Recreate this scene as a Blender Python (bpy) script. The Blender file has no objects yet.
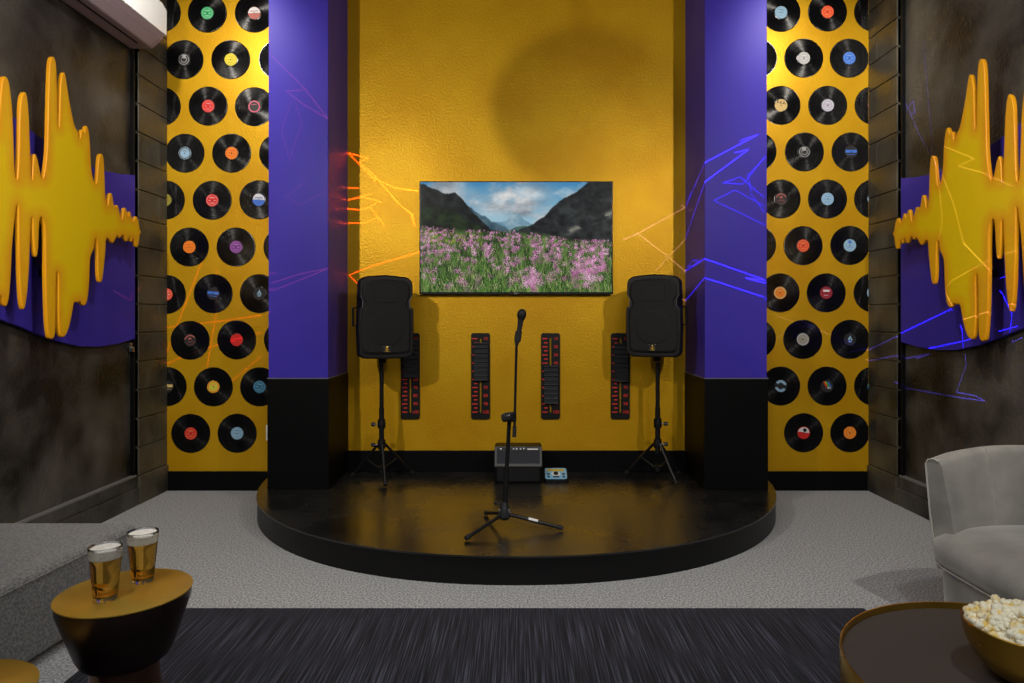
import bpy, bmesh, math, random
import numpy as np
from mathutils import Vector, Matrix
S = bpy.context.scene
C = S.collection
PI = math.pi
random.seed(7)

# ------------------------------------------------------------------ camera
F = 682.667; VX, VY, H = 516.5, 318.0, 1.345
cam_d = bpy.data.cameras.new('camera'); cam = bpy.data.objects.new('camera', cam_d); C.objects.link(cam)
cam.location = (0, 0, H); cam.rotation_euler = (PI/2, 0, 0)
cam_d.sensor_width = 36; cam_d.lens = 24
cam_d.shift_x = -(VX-512)/1024; cam_d.shift_y = -(341.5-VY)/1024
cam_d.clip_start = .05
S.camera = cam
# ------------------------------------------------------------------ world, exposure
w = bpy.data.worlds.new('world'); S.world = w; w.use_nodes = True
w.node_tree.nodes['Background'].inputs[0].default_value = (.5, .5, .55, 1)
w.node_tree.nodes['Background'].inputs[1].default_value = .0
S.view_settings.view_transform = 'Standard'; S.view_settings.look = 'None'
S.view_settings.gamma = 1; S.view_settings.use_curve_mapping = False
S.view_settings.exposure = 0.24
# ------------------------------------------------------------------ lamps
def lamp(name, kind, loc, power, col=(1, 1, 1), size=.05, target=None, angle=90, blend=.5, sy=None):
    d = bpy.data.lights.new(name, kind); o = bpy.data.objects.new(name, d); C.objects.link(o)
    d.energy = power; d.color = col; o.location = loc
    if kind == 'AREA':
        d.size = size
        if sy: d.shape = 'RECTANGLE'; d.size_y = sy
    else: d.shadow_soft_size = size
    if kind == 'SPOT': d.spot_size = math.radians(angle); d.spot_blend = blend
    if target is not None:
        o.rotation_euler = (Vector(target)-Vector(loc)).to_track_quat('-Z', 'Y').to_euler()
    return o
WARM = (1, .93, .82)
for s in (-1, 1):
    lamp('track_spot', 'SPOT', (s*1.92, 1.27, 2.95), 165 if s < 0 else 125, WARM, .035, (s*.2, 5.2, 1.6), 110, .6)
    lamp('downlight', 'SPOT', (s*2.2, 3.8, 3.86), 85, WARM, .06, (s*2.2, 5.1, 3.05), 84, .8)
    lamp('downlight', 'SPOT', (s*.7, 2.5, 3.86), 85, (1, .97, .93), .06, (s*2.75, 3.7, 2.5), 80, .8)
    lamp('downlight', 'SPOT', (s*1.2, .9, 3.86), 92, (.97, .98, 1), .08, (s*1.5, 1.5, 0), 130, .8)
lamp('added_ceiling_fill', 'AREA', (0, 2.4, 3.9), 4, (1, .97, .93), 1.6, (0, 2.4, 0), sy=1.6)  # unseen soft fill, added for ambient light
lamp('added_front_fill', 'AREA', (0, -.9, 3.0), 28, (.97, .98, 1), 2.4, (0, 2.5, .3), sy=1.2)  # unseen soft fill, added in front to brighten the foreground

# ------------------------------------------------------------------ materials
def nt(m): return m.node_tree.nodes, m.node_tree.links
def mat(name, col, rough=.5, metal=0., spec=.5, emit=None, es=1., trans=0., ior=1.45, coat=0., sheen=0.):
    m = bpy.data.materials.new(name); m.use_nodes = True
    b = m.node_tree.nodes['Principled BSDF']
    b.inputs['Base Color'].default_value = (*col, 1); b.inputs['Roughness'].default_value = rough
    b.inputs['Metallic'].default_value = metal; b.inputs['Specular IOR Level'].default_value = spec
    b.inputs['Transmission Weight'].default_value = trans; b.inputs['IOR'].default_value = ior
    b.inputs['Coat Weight'].default_value = coat; b.inputs['Sheen Weight'].default_value = sheen
    if emit: b.inputs['Emission Color'].default_value = (*emit, 1); b.inputs['Emission Strength'].default_value = es
    return m
def noisy(m, c1, c2, scale=5, detail=6, stretch=(1, 1, 1), bump=0., bscale=None, lo=.35, hi=.65, dist=.01, rough=None):
    n, l = nt(m); b = n['Principled BSDF']
    tc = n.new('ShaderNodeTexCoord'); mp = n.new('ShaderNodeMapping'); mp.inputs['Scale'].default_value = stretch
    l.new(tc.outputs['Object'], mp.inputs['Vector'])
    t = n.new('ShaderNodeTexNoise'); t.inputs['Scale'].default_value = scale; t.inputs['Detail'].default_value = detail
    l.new(mp.outputs[0], t.inputs['Vector'])
    r = n.new('ShaderNodeValToRGB'); r.color_ramp.elements[0].position = lo; r.color_ramp.elements[1].position = hi
    r.color_ramp.elements[0].color = (*c1, 1); r.color_ramp.elements[1].color = (*c2, 1)
    l.new(t.outputs['Fac'], r.inputs['Fac']); l.new(r.outputs[0], b.inputs['Base Color'])
    if rough:
        mr = n.new('ShaderNodeMapRange'); mr.inputs['To Min'].default_value = rough[0]; mr.inputs['To Max'].default_value = rough[1]
        mr.inputs['From Min'].default_value = .3; mr.inputs['From Max'].default_value = .7
        l.new(t.outputs['Fac'], mr.inputs['Value']); l.new(mr.outputs[0], b.inputs['Roughness'])
    if bump:
        t2 = n.new('ShaderNodeTexNoise'); t2.inputs['Scale'].default_value = bscale or scale*4; t2.inputs['Detail'].default_value = 3
        l.new(mp.outputs[0], t2.inputs['Vector'])
        bp = n.new('ShaderNodeBump'); bp.inputs['Strength'].default_value = bump; bp.inputs['Distance'].default_value = dist
        l.new(t2.outputs['Fac'], bp.inputs['Height']); l.new(bp.outputs[0], b.inputs['Normal'])
    return m
M = {}
M['gold'] = noisy(mat('gold_wall_paint', (.6, .36, .02), .40, .45, spec=.3), (.62, .32, .006), (.70, .39, .010), 2.2, 5, bump=.5, bscale=70, dist=.004)
M['black'] = mat('matte_black_paint', (.002, .002, .0023), .5, spec=.15)
M['purple'] = noisy(mat('purple_paint', (.1, .07, .45), .42, spec=.16), (.046, .030, .36), (.054, .036, .40), 1.5, bump=.1, bscale=120, dist=.002)
M['wall'] = noisy(mat('dark_plaster', (.04, .04, .035), .5), (.009, .009, .008), (.098, .088, .070), 2.6, 13, bump=.7, bscale=45, lo=.36, hi=.70, dist=.008, rough=(.36, .6))
M['block'] = noisy(mat('dark_block', (.05, .05, .035), .5), (.016, .015, .012), (.11, .095, .062), 3.5, 8, bump=.5, bscale=40, lo=.3, hi=.72, dist=.006, rough=(.4, .65))
M['ceil'] = mat('dark_ceiling', (.10, .10, .10), .8)
M['stage_top'] = noisy(mat('stage_top_laminate', (.02, .02, .02), .3, spec=.9), (.006, .006, .006), (.018, .018, .017), 3, 9, rough=(.2, .34))
M['stage_side'] = mat('stage_side_black', (.003, .003, .003), .4, spec=.3)
M['white'] = mat('white_plastic', (.75, .75, .74), .35)
M['greyp'] = mat('grey_plastic', (.34, .26, .28), .4)
M['plastic'] = mat('black_plastic', (.006, .006, .0065), .45, spec=.35)
M['plastic2'] = mat('satin_black_plastic', (.02, .02, .022), .3)
M['metalb'] = mat('black_metal', (.015, .015, .016), .3, .4)
M['rubber'] = mat('rubber', (.01, .01, .01), .8)
M['chrome'] = mat('chrome', (.7, .7, .72), .2, 1)
M['red'] = mat('red_print', (.75, .03, .02), .5)
M['goldm'] = noisy(mat('brushed_gold', (.6, .36, .06), .45, .75), (.62, .39, .05), (.80, .54, .10), 3, 4, rough=(.36, .5))
M['goldb'] = noisy(mat('polished_gold', (.6, .36, .06), .3, 1), (.60, .36, .045), (.80, .52, .10), 3, 4, rough=(.24, .36))
M['bronze'] = noisy(mat('dark_bronze', (.09, .06, .05), .3, .9), (.05, .033, .028), (.09, .06, .048), 6, rough=(.25, .4))
M['bronze2'] = noisy(mat('foot_bronze', (.3, .15, .09), .3, 1), (.26, .13, .07), (.34, .18, .10), 6, rough=(.22, .35))
M['tray'] = mat('tray_dark_metal', (.065, .055, .050), .5, .2)
def fabric(name, c1, c2, sc, bump=.6):
    return noisy(mat(name, c1, .9, sheen=.2), c1, c2, sc, 3, bump=bump, bscale=sc*1.3, lo=.38, hi=.62, dist=.004)
M['carpet'] = fabric('grey_carpet', (.14, .143, .146), (.45, .46, .47), 105, .8)
M['sofa'] = fabric('grey_sofa_weave', (.10, .10, .098), (.22, .22, .213), 110, .5)
M['velvet'] = noisy(mat('grey_velvet', (.3, .3, .28), .65, sheen=.5), (.15, .147, .132), (.30, .285, .255), 4, 5, bump=.1, bscale=20, lo=.35, hi=.65)
M['welt'] = mat('light_piping', (.36, .35, .32), .7)
def rug_mat():
    m = mat('streaked_rug', (.03, .03, .04), .95); n, l = nt(m); b = n['Principled BSDF']
    tc = n.new('ShaderNodeTexCoord'); mp = n.new('ShaderNodeMapping'); mp.inputs['Scale'].default_value = (170, 2.6, 1)
    l.new(tc.outputs['Object'], mp.inputs['Vector'])
    t = n.new('ShaderNodeTexNoise'); t.inputs['Scale'].default_value = 1; t.inputs['Detail'].default_value = 3; l.new(mp.outputs[0], t.inputs['Vector'])
    r = n.new('ShaderNodeValToRGB'); e = r.color_ramp.elements
    e[0].position = .38; e[0].color = (.003, .003, .0055, 1); e[1].position = .7; e[1].color = (.060, .062, .09, 1)
    x = e.new(.52); x.color = (.014, .014, .022, 1)
    l.new(t.outputs['Fac'], r.inputs['Fac']); l.new(r.outputs[0], b.inputs['Base Color'])
    bp = n.new('ShaderNodeBump'); bp.inputs['Strength'].default_value = .7; bp.inputs['Distance'].default_value = .006
    l.new(t.outputs['Fac'], bp.inputs['Height']); l.new(bp.outputs[0], b.inputs['Normal'])
    return m
M['rug'] = rug_mat()
def vinyl_mat():
    m = mat('vinyl', (.0025, .0025, .003), .3, 0, .55); n, l = nt(m); b = n['Principled BSDF']
    b.inputs['Anisotropic'].default_value = .93; b.inputs['Roughness'].default_value = .30
    tg = n.new('ShaderNodeTangent'); tg.direction_type = 'RADIAL'; tg.axis = 'Y'
    l.new(tg.outputs[0], b.inputs['Tangent'])
    tc = n.new('ShaderNodeTexCoord'); ln = n.new('ShaderNodeVectorMath'); ln.operation = 'LENGTH'
    l.new(tc.outputs['Object'], ln.inputs[0])
    wv = n.new('ShaderNodeTexNoise'); wv.noise_dimensions = '1D'; wv.inputs['Scale'].default_value = 60
    l.new(ln.outputs['Value'], wv.inputs['W'])
    r = n.new('ShaderNodeMapRange'); r.inputs['To Min'].default_value = .14; r.inputs['To Max'].default_value = .34
    l.new(wv.outputs['Fac'], r.inputs['Value']); l.new(r.outputs[0], b.inputs['Roughness'])
    return m
M['vinyl'] = vinyl_mat()
def sculpt_mat():
    # airbrushed paint: yellow along the middle of the wave, orange out on the spikes
    m = mat('airbrushed_gold', (.7, .4, .01), .34, spec=.3); n, l = nt(m); b = n['Principled BSDF']
    at = n.new('ShaderNodeAttribute'); at.attribute_name = 'edge_dist'
    tc = n.new('ShaderNodeTexCoord'); t = n.new('ShaderNodeTexNoise'); t.inputs['Scale'].default_value = 6
    l.new(tc.outputs['Object'], t.inputs['Vector'])
    ad = n.new('ShaderNodeMath'); ad.operation = 'MULTIPLY_ADD'; ad.inputs[1].default_value = .25
    l.new(t.outputs['Fac'], ad.inputs[0]); l.new(at.outputs['Fac'], ad.inputs[2])
    r = n.new('ShaderNodeValToRGB'); e = r.color_ramp.elements
    e[0].position = .12; e[0].color = (.74, .30, .006, 1); e[1].position = .62; e[1].color = (.80, .54, .003, 1)
    x = e.new(.32); x.color = (.78, .40, .005, 1)
    l.new(ad.outputs[0], r.inputs['Fac']); l.new(r.outputs[0], b.inputs['Base Color'])
    return m
M['sculpt'] = sculpt_mat()
M['glass'] = mat('clear_glass', (1, 1, 1), .0, trans=1, ior=1.45)
M['beer'] = mat('amber_beer', (1, .56, .08), .0, trans=1, ior=1.33)
M['foam'] = noisy(mat('beer_foam', (.8, .76, .66), .8), (.72, .68, .58), (.85, .82, .74), 60, bump=.4, bscale=200)
M['popcorn'] = noisy(mat('popcorn', (.8, .7, .4), .7), (.86, .62, .16), (.93, .88, .68), 40, 3, bump=.4, bscale=200, lo=.32, hi=.52)
M['ltblue'] = mat('light_blue_plastic', (.22, .5, .75), .4)
M['bezel'] = mat('bezel', (.01, .01, .012), .25)

# ------------------------------------------------------------------ mesh helpers
def obj(name, me_or_bm, m, parent=None, smooth=False, auto=None, loc=None):
    if isinstance(me_or_bm, bmesh.types.BMesh):
        me = bpy.data.meshes.new(name); me_or_bm.to_mesh(me); me_or_bm.free()
    else: me = me_or_bm
    ms = m if isinstance(m, (list, tuple)) else [m]
    if len(me.materials) == 0:
        for k in ms: me.materials.append(k)
    if smooth:
        me.polygons.foreach_set('use_smooth', [True]*len(me.polygons))
        if auto is not None: me.set_sharp_from_angle(angle=math.radians(auto))
    o = bpy.data.objects.new(name, me); C.objects.link(o)
    if parent: o.parent = parent
    if loc: o.location = loc
    return o
def tag(o, label=None, cat=None, group=None, kind=None):
    for k, v in (('label', label), ('category', cat), ('group', group), ('kind', kind)):
        if v: o[k] = v
    return o
def thing(name, label, cat, loc=(0, 0, 0), rz=0, group=None):
    o = bpy.data.objects.new(name, None); C.objects.link(o); o.location = loc; o.rotation_euler = (0, 0, rz)
    o.empty_display_size = .05
    return tag(o, label, cat, group)
def struct(name, bm, m, **k): return tag(obj(name, bm, m, **k), kind='structure')
def B(): return bmesh.new()
def box(bm, x0, x1, y0, y1, z0, z1, bev=0., mi=0, mtx=None):
    r = bmesh.ops.create_cube(bm, size=1); vs = r['verts']
    for v in vs: v.co = Vector(((x0+x1)/2+v.co.x*(x1-x0), (y0+y1)/2+v.co.y*(y1-y0), (z0+z1)/2+v.co.z*(z1-z0)))
    fs = set(f for v in vs for f in v.link_faces)
    if bev:
        es = list(set(e for v in vs for e in v.link_edges))
        r2 = bmesh.ops.bevel(bm, geom=es, offset=bev, segments=2, affect='EDGES', profile=.6)
        fs = set(f for f in fs if f.is_valid) | set(r2['faces'])
        vs = list(set(v for f in fs for v in f.verts))
    for f in fs: f.material_index = mi
    if mtx: bmesh.ops.transform(bm, matrix=mtx, verts=vs)
    return vs
def lathe(bm, prof, n=48, c=(0, 0, 0), mi=0, mtx=None, closed=True):
    rings = []
    for r, z in prof:
        if r < 1e-6: rings.append([bm.verts.new((c[0], c[1], c[2]+z))])
        else: rings.append([bm.verts.new((c[0]+r*math.cos(2*PI*k/n), c[1]+r*math.sin(2*PI*k/n), c[2]+z)) for k in range(n)])
    for a, b in zip(rings, rings[1:]):
        for k in range(n):
            k2 = (k+1) % n
            if len(a) == 1 and len(b) == 1: continue
            if len(a) == 1: f = bm.faces.new((a[0], b[k2], b[k]))
            elif len(b) == 1: f = bm.faces.new((a[k], a[k2], b[0]))
            else: f = bm.faces.new((a[k], a[k2], b[k2], b[k]))
            f.material_index = mi
    vs = [v for r in rings for v in r]
    if mtx: bmesh.ops.transform(bm, matrix=mtx, verts=vs)
    return vs
def tube(bm, pts, r, n=12, mi=0, cap=True):
    pts = [Vector(p) for p in pts]; rs = r if isinstance(r, (list, tuple)) else [r]*len(pts)
    rings = []; up = None
    for i, p in enumerate(pts):
        d = (pts[min(i+1, len(pts)-1)]-pts[max(i-1, 0)]).normalized()
        if up is None: up = d.orthogonal().normalized()
        up = (up-d*up.dot(d)).normalized(); s = d.cross(up)
        rings.append([bm.verts.new(p+(up*math.cos(2*PI*k/n)+s*math.sin(2*PI*k/n))*rs[i]) for k in range(n)])
    for a, b in zip(rings, rings[1:]):
        for k in range(n):
            f = bm.faces.new((a[k], a[(k+1) % n], b[(k+1) % n], b[k])); f.material_index = mi
    if cap:
        f = bm.faces.new(rings[0][::-1]); f.material_index = mi; f = bm.faces.new(rings[-1]); f.material_index = mi
def sphere(bm, c, r, sc=(1, 1, 1), n=16, mi=0):
    rr = bmesh.ops.create_uvsphere(bm, u_segments=n, v_segments=n//2+2, radius=r)
    for v in rr['verts']: v.co = Vector((c[0]+v.co.x*sc[0], c[1]+v.co.y*sc[1], c[2]+v.co.z*sc[2]))
    for f in set(f for v in rr['verts'] for f in v.link_faces): f.material_index = mi
def curve_mesh(loops, extrude, bevel=0., res=2, shrink=0.):
    cu = bpy.data.curves.new('c', 'CURVE'); cu.dimensions = '2D'; cu.fill_mode = 'BOTH'
    for lp in loops:
        sp = cu.splines.new('POLY'); sp.points.add(len(lp)-1)
        for p, q in zip(sp.points, lp): p.co = (q[0], q[1], 0, 1)
        sp.use_cyclic_u = True
    cu.extrude = max(extrude-bevel, 0); cu.bevel_depth = bevel; cu.bevel_resolution = res; cu.offset = -bevel-shrink
    o = bpy.data.objects.new('c', cu); C.objects.link(o); bpy.context.view_layer.update()
    me = bpy.data.meshes.new_from_object(o.evaluated_get(bpy.context.evaluated_depsgraph_get()))
    bpy.data.objects.remove(o); bpy.data.curves.remove(cu); me.materials.clear()
    return me
def text_mesh(s, size, ext=.0008, align='CENTER'):
    cu = bpy.data.curves.new('t', 'FONT'); cu.body = s; cu.size = size; cu.extrude = ext; cu.align_x = align; cu.align_y = 'CENTER'
    o = bpy.data.objects.new('t', cu); C.objects.link(o); bpy.context.view_layer.update()
    me = bpy.data.meshes.new_from_object(o.evaluated_get(bpy.context.evaluated_depsgraph_get()))
    bpy.data.objects.remove(o); bpy.data.curves.remove(cu); me.materials.clear()
    return me
FACE = Matrix.Rotation(PI/2, 4, 'X')            # drawing plane XY -> XZ, facing the room (-Y)
def add_me(bm, me, mtx, mi=0):
    k = len(bm.faces); me.transform(mtx); bm.from_mesh(me); bm.faces.ensure_lookup_table()
    for f in bm.faces[k:]: f.material_index = mi
def rrect(x0, x1, y0, y1, r, n=5):
    p = []
    for cx, cy, a in ((x1-r, y1-r, 0), (x0+r, y1-r, 90), (x0+r, y0+r, 180), (x1-r, y0+r, 270)):
        for k in range(n+1):
            t = math.radians(a+90*k/n); p.append((cx+r*math.cos(t), cy+r*math.sin(t)))
    return p
WY = 5.33; XL, XR = -2.73, 2.75
def onw(px, py, y=WY): return (px-VX)*y/F, H-(py-VY)*y/F

# ------------------------------------------------------------------ room
bm = B(); box(bm, -3.0, 3.05, -2.2, 5.6, -.1, 0); struct('floor', bm, M['carpet'])
bm = B(); box(bm, -3.0, 3.05, -2.2, 5.6, 3.95, 4.05); struct('ceiling', bm, M['ceil'])
bm = B(); box(bm, -3.0, 3.05, WY, 5.6, 0, 3.95); struct('wall_back', bm, M['gold'])
bm = B(); box(bm, -3.0, 3.05, -2.3, -2.2, 0, 3.95); struct('wall_front', bm, M['wall'])
bm = B(); box(bm, -3.0, XL-.03, -2.2, WY, 0, 3.95); struct('wall_left', bm, M['wall'])
bm = B(); box(bm, XR+.03, 3.05, -2.2, WY, 0, 3.95); struct('wall_right', bm, M['wall'])
tn = 1
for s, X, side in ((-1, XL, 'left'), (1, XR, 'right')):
    xw = X+s*.03
    def bx(bm, d0, d1, *a, **k):   # d measured from the wall face into the room
        x0, x1 = sorted((X-s*d0, X-s*d1)); return box(bm, x0, x1, *a, **k)
    # plinth with sloping ledge, groove and lower baseboard
    bm = B(); bx(bm, -.03, .0, -2.2, 4.925, .125, .215, bev=.006); struct('trim_%d' % tn, bm, M['wall']); tn += 1
    bm = B(); bx(bm, -.03, .012, -2.2, 4.925, 0, .125, bev=.006); struct('baseboard_%s' % side, bm, M['wall'])
    bm = B(); bx(bm, -.002, .003, -2.2, 4.90, .205, .218, bev=.0015); bx(bm, -.03, .0, -2.2, 4.90, .214, .219, bev=.001); struct('trim_%d' % tn, bm, mat('ledge_highlight_paint', (.16, .155, .145), .5)); tn += 1  # pale strip paints in the light caught along the ledge
    # block pilaster in the corner
    bm = B(); bx(bm, -.03, -.006, 4.93, WY, 0, 3.95)
    z = 0.; row = 0
    while z < 3.9:
        z1 = min(z+.207, 3.95)
        if row == 0: bx(bm, -.03, .016, 4.925, WY, 0, z1-.006, bev=.006)
        elif row % 2: bx(bm, -.03, .004, 4.93, WY, z, z1-.007, bev=.005)
        else:
            bx(bm, -.03, .004, 4.93, 5.20, z, z1-.007, bev=.005); bx(bm, -.03, .003, 5.205, WY, z, z1-.007, bev=.005)
        z = z1; row += 1
    struct('trim_%d' % tn, bm, M['block']); tn += 1
    # black strip standing in for the shaded gap beside the pilaster
    bm = B(); bx(bm, -.03, -.004, 4.876, 4.890, .215, 3.95, bev=.002); struct('trim_%d' % tn, bm, M['black']); tn += 1
# baseboards on the back wall
bm = B(); box(bm, XL, -1.80, WY-.016, WY, 0, .15, bev=.003); box(bm, 1.80, XR, WY-.016, WY, 0, .15, bev=.003); struct('baseboard_back', bm, M['black'])
bm = B(); box(bm, -1.318, 1.318, WY-.016, WY, .149, .312, bev=.003); struct('trim_%d' % tn, bm, M['black']); tn += 1
# columns: purple shaft on a black plinth with a thin pale lip
for s in (-1, 1):
    xi, xo = 1.318, 1.735
    if s > 0: xi, xo = 1.318, 1.752
    bm = B(); x0, x1 = sorted((s*xi, s*xo)); box(bm, x0, x1, 4.776, WY, .925, 3.95, bev=.004); struct('trim_%d' % tn, bm, M['purple']); tn += 1
    bm = B(); box(bm, x0-.006, x1+.006, 4.768, WY, .149, .92, bev=.003); struct('trim_%d' % tn, bm, M['black']); tn += 1
    bm = B(); box(bm, x0-.007, x1+.007, 4.766, WY, .92, .926); struct('trim_%d' % tn, bm, mat('pale_lip', (.16, .15, .2), .4)); tn += 1

# ------------------------------------------------------------------ stage
def stage_pts(grow=0., n=96):
    a, b = 1.868+grow, 1.895+grow; ex = 2/2.12; p = []
    for k in range(n+1):
        t = PI*k/n; c, s_ = math.cos(t), math.sin(t)
        p.append((a*abs(c)**ex*(1 if c >= 0 else -1), WY-.001-b*abs(s_)**ex))
    return p
st = thing('stage', 'low black half-round stage platform between the two purple columns', 'stage', (0, WY-.9, 0))
def prism(pts, z0, z1, bev=0.):
    bm = B(); lo = [bm.verts.new((x, y, z0)) for x, y in pts]; hi = [bm.verts.new((x, y, z1)) for x, y in pts]
    bm.faces.new(lo); top = bm.faces.new(hi[::-1])
    for k in range(len(pts)):
        j = (k+1) % len(pts); bm.faces.new((lo[k], hi[k], hi[j], lo[j]))
    if bev:
        bmesh.ops.bevel(bm, geom=list(top.edges), offset=bev, segments=2, affect='EDGES')
    bmesh.ops.recalc_face_normals(bm, faces=bm.faces)
    bmesh.ops.translate(bm, verts=bm.verts, vec=(0, -(WY-.9), 0))
    return bm
obj('fascia', prism(stage_pts(), 0, .138), M['stage_side'], st)
obj('stage_top', prism(stage_pts(.004), .138, .148, .003), M['stage_top'], st)
# rug
bm = B(); box(bm, -1.66, 1.60, -.9, 3.145, 0.0005, .010, bev=.004)
tag(obj('rug', bm, M['rug']), 'dark navy and grey streaked rug in front of the stage', 'rug')

# ------------------------------------------------------------------ vinyl records
SOLID = {}
def flat(col, rough=.5):
    k = tuple(round(c, 3) for c in col)
    if k not in SOLID: SOLID[k] = mat('label_paper', col, rough)
    return SOLID[k]
CL = dict(green=(.02, .36, .12), red=(.65, .02, .015), yellow=(.70, .58, .02), orange=(.85, .22, .01), purple=(.24, .04, .30),
          ltblue=(.28, .46, .62), blue=(.05, .16, .62), teal=(.03, .16, .27), silver=(.42, .42, .42), lilac=(.42, .40, .50),
          tan=(.66, .46, .16), crimson=(.28, .015, .03), dark=(.016, .016, .017), grey=(.10, .10, .095), white=(.7, .7, .7),
          pink=(.7, .12, .2), greytan=(.34, .30, .24), ygreen=(.62, .56, .06), olive=(.30, .25, .03), rosy=(.45, .12, .10), redorange=(.80, .07, .02))
def disc_mesh():
    bm = B()
    prof = [(0.0, 0), (.152, 0), (.1525, .0012), (.1522, .0026), (.148, .0022), (.146, .0026)]
    for r in (.128, .107, .086, .066): prof += [(r+.0012, .0026), (r+.0006, .0019), (r-.0006, .0019), (r-.0012, .0026)]
    prof += [(.055, .0024), (.052, .0030), (0, .0030)]
    lathe(bm, prof, 72, mtx=Matrix.Rotation(PI/2, 4, 'X'))
    bmesh.ops.recalc_face_normals(bm, faces=bm.faces)
    me = bpy.data.meshes.new('disc'); bm.to_mesh(me); bm.free()
    me.materials.append(M['vinyl'])
    return me
DISC = disc_mesh()
def dpoly(bm, pts, z, mi):
    f = bm.faces.new([bm.verts.new((x, -z, y)) for x, y in pts]); f.material_index = mi
def circ(r, cx=0, cy=0, n=28, a0=0, a1=360):
    return [(cx+r*math.cos(math.radians(a0+(a1-a0)*k/n)), cy+r*math.sin(math.radians(a0+(a1-a0)*k/n))) for k in range(n+(a1-a0 < 360))]
def label_mesh(base, accent, style):
    bm = B(); cols = [flat(CL[base]), flat(CL[accent]), M['bezel']]
    if style == 'rainbow': cols += [flat(CL['red']), flat(CL['yellow']), flat(CL['green']), flat(CL['blue'])]
    lathe(bm, [(0, .0030), (.0485, .0030), (.0485, .0036), (0, .0036)], 40, mtx=Matrix.Rotation(PI/2, 4, 'X'))
    z = .0039
    def ring(r0, r1, a0=0, a1=360):
        n = max(6, int((a1-a0)/10))
        for k in range(n):
            t0 = math.radians(a0+(a1-a0)*k/n); t1 = math.radians(a0+(a1-a0)*(k+1)/n)
            dpoly(bm, [(r0*math.cos(t0), r0*math.sin(t0)), (r1*math.cos(t0), r1*math.sin(t0)), (r1*math.cos(t1), r1*math.sin(t1)), (r0*math.cos(t1), r0*math.sin(t1))], z, 1)
    def bar(x0, x1, y0, y1, mi=1, zz=z): dpoly(bm, [(x0, y0), (x1, y0), (x1, y1), (x0, y1)], zz, mi)
    if style == 'print': ring(.0395, .041); bar(-.02, .02, .018, .022); bar(-.026, -.012, -.004, 0); bar(.012, .026, -.004, 0); bar(-.018, .018, -.024, -.021)
    if style == 'ring': ring(.036, .046); bar(-.02, .02, .014, .019)
    if style == 'half': dpoly(bm, circ(.047, n=20, a0=0, a1=180), z, 1); bar(-.03, .03, .012, .018, 0, .0042)
    if style == 'band': bar(-.044, .044, -.006, .016); bar(-.03, .03, -.022, -.018)
    if style == 'arc': ring(.034, .043, 20, 160); bar(-.012, .012, .006, .02); bar(-.02, .02, -.012, -.008); ring(.034, .036, 200, 340)
    if style == 'tri': dpoly(bm, [(-.02, -.008), (.02, -.008), (0, .032)], z, 1); bar(-.012, .012, -.022, -.014)
    if style == 'thinring': ring(.036, .040); ring(.020, .024); bar(-.014, .014, .010, .034)
    if style == 'topbars':
        for k in range(6): bar(-.034+k*.012, -.026+k*.012, .016, .034, 0 if k % 2 else 1)
        bar(-.036, .036, .014, .018)
    if style == 'topmark': bar(-.026, .026, .008, .024); bar(-.018, .018, -.022, -.018)
    if style == 'dot': dpoly(bm, circ(.013, 0, .026), z, 1); bar(-.022, .022, -.016, -.012)
    if style == 'dogcap': dpoly(bm, circ(.044, n=16, a0=5, a1=175), z, 1); dpoly(bm, circ(.014, .006, .022), z+.0003, 2)
    if style == 'bluering': ring(.026, .046, 25, 155); ring(.026, .046, 205, 335)
    if style == 'rainbow':
        for k in range(4):
            o = -.022+k*.011; dpoly(bm, [(o-.012, .030), (o-.001, .034), (o+.024, -.004), (o+.013, -.012)], z, 3+k)
        bar(.0, .03, -.02, -.008)
    dpoly(bm, circ(.0045), z+.0006, 2)
    me = bpy.data.meshes.new('center_label'); bm.to_mesh(me); bm.free()
    for c in cols: me.materials.append(c)
    return me
ROW = ['top', 'second', 'third', 'fourth', 'fifth', 'sixth', 'seventh', 'eighth', 'ninth', 'bottom']
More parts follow.
